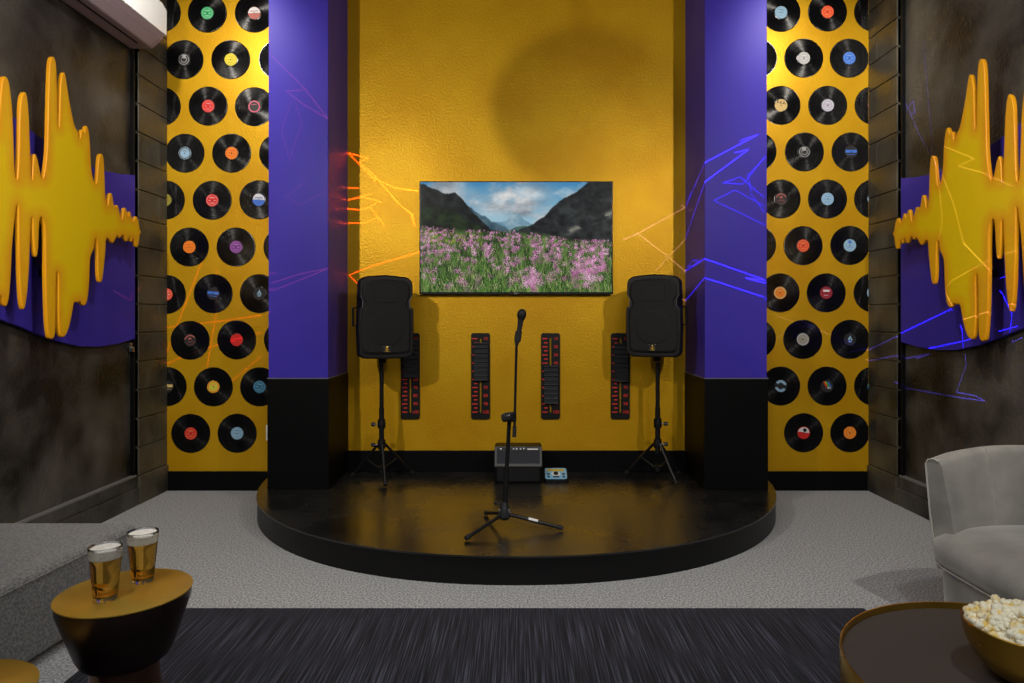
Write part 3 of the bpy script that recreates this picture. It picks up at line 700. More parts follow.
for k in range(3):
    a = math.radians((60, 180, 300)[k]); bm = B(); box(bm, -.007, .007, -.007, .007, -.02, .0, bev=.002, mtx=Matrix.Translation(hub+Vector((.030*math.sin(a), -.030*math.cos(a), .006))))
    obj('hinge_pin', bm, M['chrome'], hb)
for i, (fx, fy) in enumerate(((466.5, 541), (562, 531), (486, 515.5))):
    g = gp(fx, fy); f = L(g[0], g[1], .148+.016); u = Vector((f.x, f.y, 0)).normalized()
    s0 = hub+u*.03+Vector((0, 0, -.028))
    bm = B(); tube(bm, [s0, s0.lerp(f, .95)], .010, 12); lg = obj('leg', bm, M['metalb'], t, smooth=True, auto=40)
    bm = B(); tube(bm, [s0.lerp(f, .91), s0.lerp(f, 1.02)], .0135, 12); obj('rubber_foot', bm, M['rubber'], lg, smooth=True, auto=40)
    if i == 1:
        d_ = (f-s0).normalized(); bm = B(); tube(bm, [s0.lerp(f, .36)+Vector((0, -.002, .004)), s0.lerp(f, .54)+Vector((0, -.002, .004))], .0085, 12); obj('sticker', bm, M['white'], lg)
cl = px3(512.8, 417, 3.835)
bm = B(); lathe(bm, [(0, -.03), (.024, -.028), (.026, -.01), (.026, .012), (.020, .028), (0, .03)], 20, c=(0, 0, 0), mtx=Matrix.Translation(px3(507.5, 417, 3.83)) @ Matrix.Rotation(PI/2*.8, 4, 'Y') @ Matrix.Rotation(.5, 4, 'X'))
kb = obj('boom_knob', bm, M['plastic2'], t, smooth=True, auto=40)
bm = B(); box(bm, -.018, .02, -.016, .016, -.028, .028, bev=.006, mtx=Matrix.Translation(cl)); obj('boom_clamp', bm, M['plastic'], t)
b0 = px3(514.3, 437, 3.82); b1 = px3(516.6, 340, 3.80)
bm = B(); tube(bm, [b0, b1], .0075, 12); bmo = obj('boom_arm', bm, M['metalb'], t, smooth=True, auto=40)
bm = B(); tube(bm, [b0, b0.lerp(b1, .11)], .0115, 12); obj('boom_grip', bm, M['rubber'], bmo, smooth=True, auto=40)
m0 = px3(517.5, 340, 3.78); m1 = px3(522.3, 311, 3.77); mid = m0.lerp(m1, .12)
bm = B(); tube(bm, [b1-Vector((0, 0, .02)), b1+Vector((0, 0, .03))], .011, 12); tube(bm, [m0.lerp(m1, -.05), m0.lerp(m1, .3)], .0185, 16)
box(bm, -.012, .012, -.012, .012, -.016, .016, bev=.003, mtx=Matrix.Translation((b1+mid)/2))
obj('mic_clip', bm, M['rubber'], t, smooth=True, auto=40)
mw0 = m0+Vector((*c0, .148)); mw1 = m1+Vector((*c0, .148)); d = (mw1-mw0)
mic = thing('microphone', 'black handheld vocal microphone clipped on top of the stand', 'microphone', mw0)
Q = d.to_track_quat('Z', 'Y').to_matrix().to_4x4(); Ln = d.length
bm = B(); lathe(bm, [(0, -.03), (.0105, -.03), (.0115, 0), (.0155, Ln*.62), (.017, Ln*.70), (.012, Ln*.72), (0, Ln*.72)], 20, mtx=Q); hd = obj('handle', bm, M['plastic2'], mic, smooth=True, auto=40)
bm = B(); box(bm, -.004, .004, -.0165, -.012, Ln*.45, Ln*.56, bev=.001, mtx=Q); obj('switch', bm, M['chrome'], hd)
bm = B(); lathe(bm, [(0, Ln*.70), (.018, Ln*.71), (.0245, Ln*.80), (.0262, Ln*.86), (.0262, Ln*.89), (.0235, Ln*.97), (.015, Ln*1.05), (0, Ln*1.08)], 24, mtx=Q)
obj('mesh_head', bm, M['grille'], mic, smooth=True, auto=60)
bm = B(); lathe(bm, [(.0262, Ln*.855), (.0272, Ln*.857), (.0272, Ln*.88), (.0262, Ln*.882)], 24, mtx=Q); obj('head_band', bm, M['metalb'], mic, smooth=True, auto=60)

# ------------------------------------------------------------------ air conditioner on the left wall
AX, A0, A1 = XL-.03, 3.86, 4.857
t = thing('air_conditioner', 'white wall-mounted air conditioner high on the left dark wall', 'air conditioner', (AX, (A0+A1)/2, 3.26))
hl = (A1-A0)/2
prof = [(0, .012), (.02, .0), (.17, .0), (.235, .055), (.262, .10), (.262, .27), (.235, .32), (.20, .335), (0, .335)]
bm = B(); a = [bm.verts.new((x, -hl, z)) for x, z in prof]; b = [bm.verts.new((x, hl, z)) for x, z in prof]
bm.faces.new(a[::-1]); bm.faces.new(b)
for k in range(len(prof)): bm.faces.new((a[k], a[(k+1) % len(prof)], b[(k+1) % len(prof)], b[k]))
bmesh.ops.recalc_face_normals(bm, faces=bm.faces); bmesh.ops.bevel(bm, geom=bm.edges[:], offset=.004, segments=2, affect='EDGES')
obj('housing', bm, M['greyp'], t)
bm = B(); pr = [(.252, .092), (.268, .096), (.270, .27), (.240, .326), (.225, .332), (.225, .322), (.255, .27), (.255, .10)]
a = [bm.verts.new((x, -hl+.002, z)) for x, z in pr]; b = [bm.verts.new((x, hl+.004, z)) for x, z in pr]
bm.faces.new(a[::-1]); bm.faces.new(b)
for k in range(len(pr)): bm.faces.new((a[k], a[(k+1) % len(pr)], b[(k+1) % len(pr)], b[k]))
bmesh.ops.recalc_face_normals(bm, faces=bm.faces); obj('front_cover', bm, M['white'], t)
bm = B(); box(bm, .112, .126, -hl+.05, hl-.10, -.002, .004); obj('air_slot', bm, M['black'], t)
LM = Matrix.Translation((.2025, 0, .0275)) @ Matrix.Rotation(-math.atan2(.055, .065), 4, 'Y')
bm = B(); box(bm, -.036, .036, -hl+.04, hl-.05, -.004, .003, bev=.002, mtx=LM); obj('louvre', bm, mat('louvre_grey', (.40, .32, .34), .35), t)

# ------------------------------------------------------------------ wave artworks
TOPO = [(0,78),(4.2,75),(7.5,79),(9.4,88),(12.0,112),(13.2,145),(13.8,170),(15.3,181),(16.6,172),(17.4,155),(18.2,115),(19.5,97),(22.7,91),(26,92.5),(28,110),(29,135),(30,160),(30.6,182),
 (31.5,165),(32.2,156),(34.3,152.5),(36.6,158),(39,170),(41.3,180.5),(44,168),(45.9,152),(46.8,110),(47.8,70),(49,58),(52,55.5),(54.4,58),(56,70),(56.6,105),(57.4,131),(58.3,110),(59,86),(60.6,74),(62.5,71.5),(64.6,73),(66.8,89),(70.3,110),(74,127),
 (77,130.5),(78.5,141),(79.8,129.5),(82,128.8),(83,133),(84.2,126),(86,124.8),(87.8,129),(89.5,143),(90.3,166),(92.3,179),(95,185),(96.2,176),(97.5,158),(99,153.5),(101.4,153.2),(103,157.5),(104,175),(104.6,198),(106.6,207.6),(107.4,199),(108.6,193),(111,192.3),(112.2,198),(112.8,203),(113.9,207),
 (114.9,205),(117,204.5),(118.5,209),(119.6,216),(121,220.5),(122,212),(123.4,207),(125.6,208),(126.2,213),(127,216.5),(127.9,211.5),(129.6,211),(130.8,216),(132.4,221.6),(134,217),(135.4,215.6),(137,217.5),(138.3,222.8),(138.9,229),(140.8,232)]
BOTO = [(138.9,235.5),(138.4,243),(136.8,248),(135,247),(133.8,242),(132.4,238),(131.4,242),(130.3,242.5),(129,235.7),(127.6,240),(126,242.7),(124,239),(121.9,234.5),(120,238),(118.4,238.7),(117,236),(116,237),(114,241),(112,244.4),(109.5,241.5),(106.6,238),(105.4,240),(104.8,252),(103,270),(101.8,280.5),(99.5,283.5),(97.6,281),(96.6,272),(96.5,252),(95.8,238.5),(94.3,239.5),(93.5,249),(91,254),(89.2,259),(88.7,283),(87,301),(84,306.5),(81,305.5),(78.9,301),
 (76.5,303.8),(73.3,301.5),(71,317),(67.5,331),(64,337.5),(60,338),(57.6,333),(56.8,307),(57.2,280),(56.3,270),(55.4,280),(55.2,307),(55,333),(52.8,339.2),(49.5,340),(46.4,336),(44.6,307),(43.8,260),(43.7,228),(41.5,219),(39.3,216.5),(38.2,230),(37.4,253),(35.2,258.6),(33,255),(31.7,237),(30.9,212),(29.6,237),(28,279),(25.2,306),(22.2,311.3),(19.8,306),(17.8,279),(16.8,237),(16.6,201),(14.6,215),(11.8,240),(9.8,284),(7.5,304),(4.3,307.8),(1.5,304),(0,296)]
XF = -2.60
def wpt(px, py):
    y = F*(-XF)/(VX-px); return (y, H-(py-VY)*y/F)
TOP = [wpt(*p) for p in TOPO]; BOT = [wpt(*p) for p in BOTO]
# the wave goes on out of the frame: a few more spikes in the same hand
ext_t = []; ext_b = []
y = TOP[0][0]-.02
spk = [(.10, 2.30), (.05, 2.05), (.12, 2.62), (.08, 2.36), (.05, 2.10), (.08, 2.22), (.04, 1.98), (.05, 2.02), (.04, 1.93), (.04, 1.95)]
for w_, zt in spk:
    ext_t += [(y-.006, zt-(zt-1.86)*.15), (y-w_*.35, zt), (y-w_*.65, zt-.03), (y-w_*.85, zt-(zt-1.86)*.5), (y-w_, 1.90), (y-w_-.012, 1.86)]
    y -= w_+.022
yend = y
y = BOT[-1][0]-.02
spk2 = [(.09, 1.40), (.05, 1.62), (.12, 1.18), (.08, 1.30), (.05, 1.56), (.08, 1.50), (.05, 1.66), (.05, 1.70), (.03, 1.72)]
for w_, zb in spk2:
    ext_b += [(y-.006, zb+(1.76-zb)*.15), (y-w_*.35, zb), (y-w_*.65, zb+.02), (y-w_*.85, zb+(1.76-zb)*.5), (y-w_, 1.74), (y-w_-.012, 1.78)]
    y -= w_+.024
loop = ext_t[::-1]+TOP+BOT+ext_b+[(min(yend, y)-.03, 1.82)]
def chaikin(p, it=2):
    for _ in range(it):
        q = []
        for k in range(len(p)):
            a, b = p[k], p[(k+1) % len(p)]
            q += [(a[0]*.75+b[0]*.25, a[1]*.75+b[1]*.25), (a[0]*.25+b[0]*.75, a[1]*.25+b[1]*.75)]
        p = q
    return p
def inside(poly, X, Y):
    c = np.zeros(X.shape, bool); n = len(poly)
    for k in range(n):
        x1, y1 = poly[k]; x2, y2 = poly[(k+1) % n]
        if y1 == y2: continue
        m_ = ((y1 > Y) != (y2 > Y)) & (X < (x2-x1)*(Y-y1)/(y2-y1)+x1); c ^= m_
    return c
def wave_mesh():
    sm_ = chaikin(loop, 2)
    me = curve_mesh([sm_], .012, .006, 3, .003)
    bm = bmesh.new(); bm.from_mesh(me)
    bmesh.ops.triangulate(bm, faces=[f for f in bm.faces if len(f.verts) > 4])
    # cut the broad faces finely so the paint attribute can vary across them
    for ax, lo_, hi_, st_ in ((0, min(p[0] for p in sm_), max(p[0] for p in sm_), .035), (1, 1.1, 2.9, .035)):
        v = lo_+st_
        while v < hi_:
            bmesh.ops.bisect_plane(bm, geom=bm.verts[:]+bm.edges[:]+bm.faces[:], plane_co=(v, 0, 0) if ax == 0 else (0, v, 0), plane_no=(1, 0, 0) if ax == 0 else (0, 1, 0))
            v += st_
    bmesh.ops.remove_doubles(bm, verts=bm.verts, dist=1e-5)
    me2 = bpy.data.meshes.new('wave'); bm.to_mesh(me2); bm.free()
    seg = np.array(sm_); A = seg; Bq = np.roll(seg, -1, 0); AB = Bq-A; L2 = (AB**2).sum(1)+1e-12
    d = np.zeros(len(me2.vertices))
    co = np.zeros(len(me2.vertices)*3); me2.vertices.foreach_get('co', co); co = co.reshape(-1, 3)
    for i in range(0, len(co), 400):
        P = co[i:i+400, None, :2]; h = np.clip(((P-A)*AB).sum(2)/L2, 0, 1); d[i:i+400] = np.sqrt(((P-A-AB*h[..., None])**2).sum(2)).min(1)
    at = me2.attributes.new('edge_dist', 'FLOAT', 'POINT'); at.data.foreach_set('value', (d*6.5).astype(np.float32))
    return me2
WM = wave_mesh()
def back_mesh():
    t_ = [(4.865, 2.364), (4.7, 2.335), (4.53, 2.318), (4.37, 2.314), (4.2, 2.328), (3.93, 2.371), (3.83, 2.393), (3.717, 2.425), (3.5, 2.47), (3.25, 2.50), (3.0, 2.49), (2.75, 2.45), (2.5, 2.40)]
    b_ = [(2.5, 1.42), (2.8, 1.47), (3.1, 1.45), (3.4, 1.395), (3.609, 1.334), (3.75, 1.295), (3.871, 1.255), (4.05, 1.205), (4.25, 1.168), (4.45, 1.157), (4.65, 1.168), (4.865, 1.196)]
    return curve_mesh([t_+b_], .011, .003)
BMs = back_mesh()
for s, X, lbs in ((-1, XL, ('gold spiked soundwave cut-out mounted over the purple panel on the left wall', 'purple wavy-edged backing panel on the left dark wall')),
                  (1, XR, ('gold spiked soundwave cut-out mounted over the purple panel on the right wall', 'purple wavy-edged backing panel on the right dark wall'))):
    # local (y, z) plane -> world: x along wall normal
    xf = XF if s < 0 else 2.606
    ky = 1.0
    xw = X+s*.03
    MT = Matrix(((0, 0, -s, 0), (1, 0, 0, 0), (0, 1, 0, 0), (0, 0, 0, 1)))
    me = WM.copy(); me.transform(Matrix.Translation((xf+s*.004, 0, 0)) @ MT)
    me2 = BMs.copy(); me2.transform(Matrix.Translation((xw-s*.031, 0, 0)) @ MT)
    if s > 0:
        me.flip_normals(); me2.flip_normals()
        me.transform(Matrix.Translation((0, 0, -.012))); me2.transform(Matrix.Translation((0, 0, -.022))); 
    art = thing('wall_sculpture', lbs[0], 'wall art', (xw-s*.1, 3.9, 1.8), 0, 'soundwave sculptures on the side walls')
    sc = obj('soundwave', me, M['sculpt'], art, smooth=True, auto=50); sc.location = (-(xw-s*.1), -3.9, -1.8)
    bm = B()
    for yy, zz in ((4.3, 1.95), (3.9, 2.0), (3.9, 1.6), (3.45, 1.85), (3.1, 1.85), (2.9, 1.85)):
        x0, x1 = sorted((xw-s*.034, xf+s*.010)); box(bm, x0, x1, yy-.02, yy+.02, zz-.02, zz+.02)
    sp = obj('standoff_block', bm, M['black'], art); sp.location = sc.location
    bp = thing('backing_panel', lbs[1], 'wall panel', (xw-s*.02, 3.9, 1.8), 0, 'purple panels behind the soundwaves')
    pn = obj('panel_face', me2, M['purple'], bp); pn.location = (-(xw-s*.02), -3.9, -1.8)
    bm = B(); x0, x1 = sorted((xw, xw-s*.021)); box(bm, x0, x1, 2.6, 4.8, 1.60, 1.66); box(bm, x0, x1, 2.6, 4.8, 2.1, 2.16); c_ = obj('mounting_cleat', bm, M['black'], bp); c_.location = pn.location
bm = B(); box(bm, XL-.03, XL+.0, 4.82, 4.86, 1.13, 1.17, bev=.003); box(bm, XL-.012, XL+.018, 4.83, 4.85, 1.105, 1.14, bev=.003)
tag(obj('wall_hook', bm, M['chrome']), 'small metal bracket under the purple panel corner, left wall', 'bracket')

# ------------------------------------------------------------------ sofa (low chaise end)
t = thing('sofa', 'low grey woven fabric sofa block by the left wall behind the beer table', 'sofa', (-2.22, 2.2, 0))
def soft_box(x0, x1, y0, y1, z0, z1, bev, seg=5):
    bm = B(); r = bmesh.ops.create_cube(bm, size=1)
    for v in bm.verts: v.co = Vector(((x0+x1)/2+v.co.x*(x1-x0), (y0+y1)/2+v.co.y*(y1-y0), (z0+z1)/2+v.co.z*(z1-z0)))
    bmesh.ops.bevel(bm, geom=bm.edges[:], offset=bev, segments=seg, affect='EDGES', profile=.5); return bm
bm = soft_box(-.46, .415, -1.4, 1.055, .03, .375, .035)
for v in bm.verts:                                    # slight taper of the long side
    if v.co.x > 0: v.co.x += (v.co.y-1.0)*.07
obj('seat_block', bm, M['sofa'], t, smooth=True)
bm = B(); zz = .345
tube(bm, [(.417-2.36*.07, -1.36, zz), (.416, .99, zz), (.40, 1.035, zz), (.37, 1.054, zz), (-.4, 1.054, zz)], .003, 6); obj('piping', bm, M['sofa'], t)
for x_, y_ in ((-.38, .95), (.30, .92), (-.38, -1.2), (.18, -1.2)):
    bm = B(); box(bm, x_-.03, x_+.03, y_-.03, y_+.03, 0, .035); obj('foot', bm, M['black'], t)

# ------------------------------------------------------------------ side tables
def side_table(x, y, r, h, lb):
    t = thing('side_table', lb, 'side table', (x, y, 0), 0, 'gold-topped drum side tables')
    bm = B(); lathe(bm, [(0, h-.006), (r-.004, h-.006), (r, h-.004), (r, h-.001), (r-.002, h), (0, h)], 96); bmesh.ops.recalc_face_normals(bm, faces=bm.faces); obj('table_top', bm, M['goldm'], t, smooth=True, auto=40)
    bm = B(); lathe(bm, [(0, h-.007), (r-.003, h-.007), (r-.004, h-.03), (r*.72, h-.165), (r*.66, h-.185), (r*.58, h-.196), (0, h-.196)], 96); bmesh.ops.recalc_face_normals(bm, faces=bm.faces); obj('drum', bm, M['bronze'], t, smooth=True, auto=40)
    bm = B(); hh = h-.197
    lathe(bm, [(0, hh), (r*.52, hh), (r*.50, hh-.02), (r*.54, hh*.7), (r*.68, hh*.3), (r*.84, .03), (r*.86, .014), (r*.84, .0105), (0, .0105)], 96); bmesh.ops.recalc_face_normals(bm, faces=bm.faces); obj('flared_foot', bm, M['bronze2'], t, smooth=True, auto=40)
side_table(-1.127, 1.966, .177, .56, 'gold-topped dark drum side table holding two glasses of beer')
side_table(-1.392, 1.668, .186, .42, 'gold-topped side table cut off at the lower left corner of the view')
# beer glasses
def beer(x, y, lb):
    t = thing('beer_glass', lb, 'glass of beer', (x, y, .5605), 0, 'beer glasses on the side table')
    h, r0, r1 = .150, .0295, .0435
    def R(z): return r0+(r1-r0)*z/h
    bm = B(); lathe(bm, [(0, 0), (r0-.002, 0), (r0, .002), (R(.05), .05), (R(.1), .1), (R(.148), .148), (R(h)-.001, h), (R(h)-.0022, .1485), (R(.1)-.0024, .1), (R(.02)-.003, .016), (r0-.008, .0125), (0, .012)], 64)
    bmesh.ops.recalc_face_normals(bm, faces=bm.faces); obj('glass', bm, M['glass'], t, smooth=True, auto=40)
    bm = B(); g = .0021; lathe(bm, [(0, .0112), (r0-.0072, .0118), (R(.02)-.0024, .0160), (R(.1)-g+.0004, .1), (R(.116)-g+.0004, .116), (0, .116)], 64)
    bmesh.ops.recalc_face_normals(bm, faces=bm.faces); obj('beer', bm, M['beer'], t, smooth=True, auto=40)
    bm = B(); lathe(bm, [(0, .1165), (R(.117)-g+.0004, .1165), (R(.14)-g+.0004, .1405), (R(.14)-.006, .1445), (.02, .1425), (0, .144)], 64)
    bmesh.ops.recalc_face_normals(bm, faces=bm.faces); obj('foam', bm, M['foam'], t, smooth=True, auto=40)
beer(-1.147, 1.905, 'pint glass of amber beer standing nearer the front-left of the gold side table')
beer(-1.114, 2.035, 'pint glass of amber beer standing farther back-right on the gold side table')

# ------------------------------------------------------------------ coffee table, bowl, popcorn
TX, TYc, TZ, TR = 1.312, 1.697, .45, .460
t = thing('coffee_table', 'round coffee table with a dark tray top and thin gold rim', 'coffee table', (TX, TYc, 0))
bm = B(); lathe(bm, [(0, TZ-.022), (TR-.006, TZ-.022), (TR-.0045, TZ-.012), (TR-.0045, TZ-.001), (TR-.003, TZ), (TR-.001, TZ), (TR, TZ-.002), (TR, TZ-.20), (TR-.004, TZ-.202), (TR-.006, TZ-.03), (0, TZ-.03)], 128)
bmesh.ops.recalc_face_normals(bm, faces=bm.faces); obj('gold_rim', bm, M['goldb'], t, smooth=True, auto=35)
bm = B(); lathe(bm, [(0, TZ-.0218), (TR-.007, TZ-.0218), (TR-.007, TZ-.0195), (0, TZ-.0195)], 128); bmesh.ops.recalc_face_normals(bm, faces=bm.faces); obj('tray_top', bm, M['tray'], t, smooth=True, auto=35)
bm = B(); lathe(bm, [(0, TZ-.031), (TR*.86, TZ-.031), (TR*.84, .03), (TR*.8, .0105), (0, .0105)], 96); bmesh.ops.recalc_face_normals(bm, faces=bm.faces); obj('pedestal', bm, M['bronze'], t, smooth=True, auto=35)
BXc, BYc, BZ = 1.300, 1.722, TZ-.0193
t = thing('bowl', 'deep gold metal bowl full of popcorn on the coffee table', 'bowl', (BXc, BYc, BZ))
def bprof(r, h, th, n=14):
    o = []; i = []
    for k in range(n+1):
        a = k/n*PI/2*.93; o.append((.045*(1-k/n)+ (r)*math.sin(a)/math.sin(PI/2*.93) if k else .045, h*(1-math.cos(a))/(1-math.cos(PI/2*.93))))
    return o
h_, r_ = .138, .152
o = [(0, 0), (.04, 0)]+[(.04+(r_-.04)*math.sin(k/14*PI/2*.95), h_*(1-math.cos(k/14*PI/2*.95))/(1-math.cos(PI/2*.95))) for k in range(1, 15)]
inn = [(x-.003, z+.002) for x, z in o[::-1][:-1]]+[(0, .004)]
bm = B(); lathe(bm, o+inn, 96); bmesh.ops.recalc_face_normals(bm, faces=bm.faces); obj('bowl_shell', bm, M['goldb'], t, smooth=True, auto=40)
rp = random.Random(4)
def kernel():
    b = B()
    for q in range(5):
        r0 = rp.uniform(.0045, .0078); s0 = bmesh.ops.create_icosphere(b, subdivisions=2, radius=r0)['verts']
        a = rp.uniform(0, 2*PI); e = rp.uniform(-1, 1); o_ = Vector((math.cos(a), math.sin(a), e)).normalized()*rp.uniform(.004, .0078)
        for v in s0:
            v.co = Vector((v.co.x*rp.uniform(.94, 1.06), v.co.y*rp.uniform(.94, 1.06), v.co.z*rp.uniform(.9, 1.06)))+o_
    me = bpy.data.meshes.new('k'); b.to_mesh(me); b.free(); return me
KS = [kernel() for _ in range(8)]
bm = B(); lathe(bm, [(0, .045), (.10, .045), (.140, .118), (.13, .134), (.07, .150), (0, .158)], 40, c=(0, 0, 0))
cnt = 0
while cnt < 330:
    x, y = rp.uniform(-.145, .145), rp.uniform(-.145, .145); rr = math.hypot(x, y)
    if rr > .134: continue
    z = .158-.036*(rr/.14)**2+rp.uniform(-.006, .012)+(.010 if rp.random() < .15 and rr < .11 else 0)
    me = rp.choice(KS).copy(); k = len(bm.faces)
    me.transform(Matrix.Translation((x, y, z)) @ Matrix.Rotation(rp.uniform(0, 6), 4, 'Z') @ Matrix.Rotation(rp.uniform(0, 6), 4, 'X') @ Matrix.Scale(rp.uniform(1.15, 1.7), 4))
    bm.from_mesh(me); bpy.data.meshes.remove(me); cnt += 1
pc = obj('popcorn', bm, M['popcorn'], smooth=True, loc=(BXc, BYc, BZ))
tag(pc, 'heap of buttery yellow-white popcorn filling the gold bowl', 'popcorn', kind='stuff')

# ------------------------------------------------------------------ armchair
t = thing('armchair', 'grey velvet armchair with a curved back behind the coffee table at the right', 'armchair', (2.195, 2.75, 0))
n = 40; HA = math.radians(28.5); CY = -.60
prof = [(.790, .36), (.795, .42), (.812, .56), (.836, .715), (.846, .735), (.868, .744), (.893, .736), (.902, .715), (.895, .50), (.880, .30), (.872, .27), (.790, .27)]
rows = []
def bp(r, z, a, u):
    up = .040*(1-u**2) if z > .5 else 0
    a = PI/2+(a-PI/2)*(1 if z > .7 else .90+.10*(z-.25)/.45)
    return (r*math.cos(a), CY+r*math.sin(a), z+up*(1 if z > .7 else .5))
for k in range(n+1):
    u = (k/n)*2-1; a = PI/2-u*HA
    rows.append([bm_v for bm_v in [bp(r, z, a, u) for r, z in prof]])
bm = B(); vr = [[bm.verts.new(c) for c in row] for row in rows]
for A_, B_ in zip(vr, vr[1:]):
    for j in range(len(prof)): bm.faces.new((A_[j], A_[(j+1) % len(prof)], B_[(j+1) % len(prof)], B_[j]))
bm.faces.new(vr[0]); bm.faces.new(vr[-1][::-1]); bmesh.ops.recalc_face_normals(bm, faces=bm.faces)
bs = obj('backrest', bm, M['velvet'], t, smooth=True, auto=60)
bm = B()
tube(bm, [bp(.902, .716, PI/2-u*HA, u) for u in [k/20-1 for k in range(41)]], .004, 6); obj('top_piping', bm, M['welt'], bs)
for u in (-1, 1):
    bm = B(); tube(bm, [bp(r, z, PI/2-u*HA*1.004, u) for r, z in prof[4:11]], .004, 6); obj('side_piping', bm, M['welt'], bs)
for u in (-.34, .34):
    bm = B(); tube(bm, [bp(r-.0005, z, PI/2-u*HA, u) for r, z in prof[0:6]], .0022, 6); obj('seam', bm, M['velvet'], bs)
def sup(hx, hy, cy, z, e=4.6, n_=72):
    p = []
    for k in range(n_):
        a = 2*PI*k/n_; c, s_ = math.cos(a), math.sin(a)
        p.append((hx*abs(c)**(2/e)*(1 if c >= 0 else -1), cy+hy*abs(s_)**(2/e)*(1 if s_ >= 0 else -1), z))
    return p
def sloft(levels, bm):
    rings = [[bm.verts.new(c) for c in sup(*lv)] for lv in levels]; m_ = len(rings[0])
    for A_, B_ in zip(rings, rings[1:]):
        for k in range(m_): bm.faces.new((A_[k], A_[(k+1) % m_], B_[(k+1) % m_], B_[k]))
    bm.faces.new(rings[0][::-1]); bm.faces.new(rings[-1]); bmesh.ops.recalc_face_normals(bm, faces=bm.faces)
bm = B(); sloft([(.365, .30, -.05, .290), (.400, .325, -.05, .296), (.418, .345, -.055, .325), (.423, .352, -.055, .36), (.414, .34, -.05, .40), (.385, .31, -.045, .432), (.31, .25, -.04, .450), (.2, .16, -.04, .459), (.08, .06, -.04, .462)], bm)
sc_ = obj('seat_cushion', bm, M['velvet'], t, smooth=True)
bm = B(); pts = sup(.407, .331, -.05, .293); tube(bm, pts+[pts[0]], .004, 6); obj('piping', bm, M['welt'], sc_)
bm = B(); sloft([(.370, .30, -.05, .06), (.380, .31, -.05, .075), (.388, .315, -.05, .27), (.386, .31, -.05, .289)], bm); obj('base', bm, M['velvet'], t, smooth=True, auto=40)
for ax, ay in ((-.24, -.26), (.24, -.26), (-.24, .12), (.24, .12)):
    bm = B(); tube(bm, [(ax, ay, 0), (ax, ay, .065)], [.012, .02], 12); obj('foot', bm, M['black'], t)

# ------------------------------------------------------------------ mirror ball above the view (throws the round shadow on the alcove wall)
bc = Vector((-1.20, 2.48, 2.96))
mb = thing('mirror_ball', 'mirror ball hanging from the ceiling in front of the stage', 'mirror ball', bc)
bm = B(); bmesh.ops.create_uvsphere(bm, u_segments=28, v_segments=18, radius=.19); obj('mirrored_sphere', bm, mat('mirror_tile', (.7, .7, .7), .15, 1), mb)
bm = B(); tube(bm, [(0, 0, .165), (0, 0, 3.95-bc.z)], .006, 8); obj('hanging_rod', bm, M['metalb'], mb)

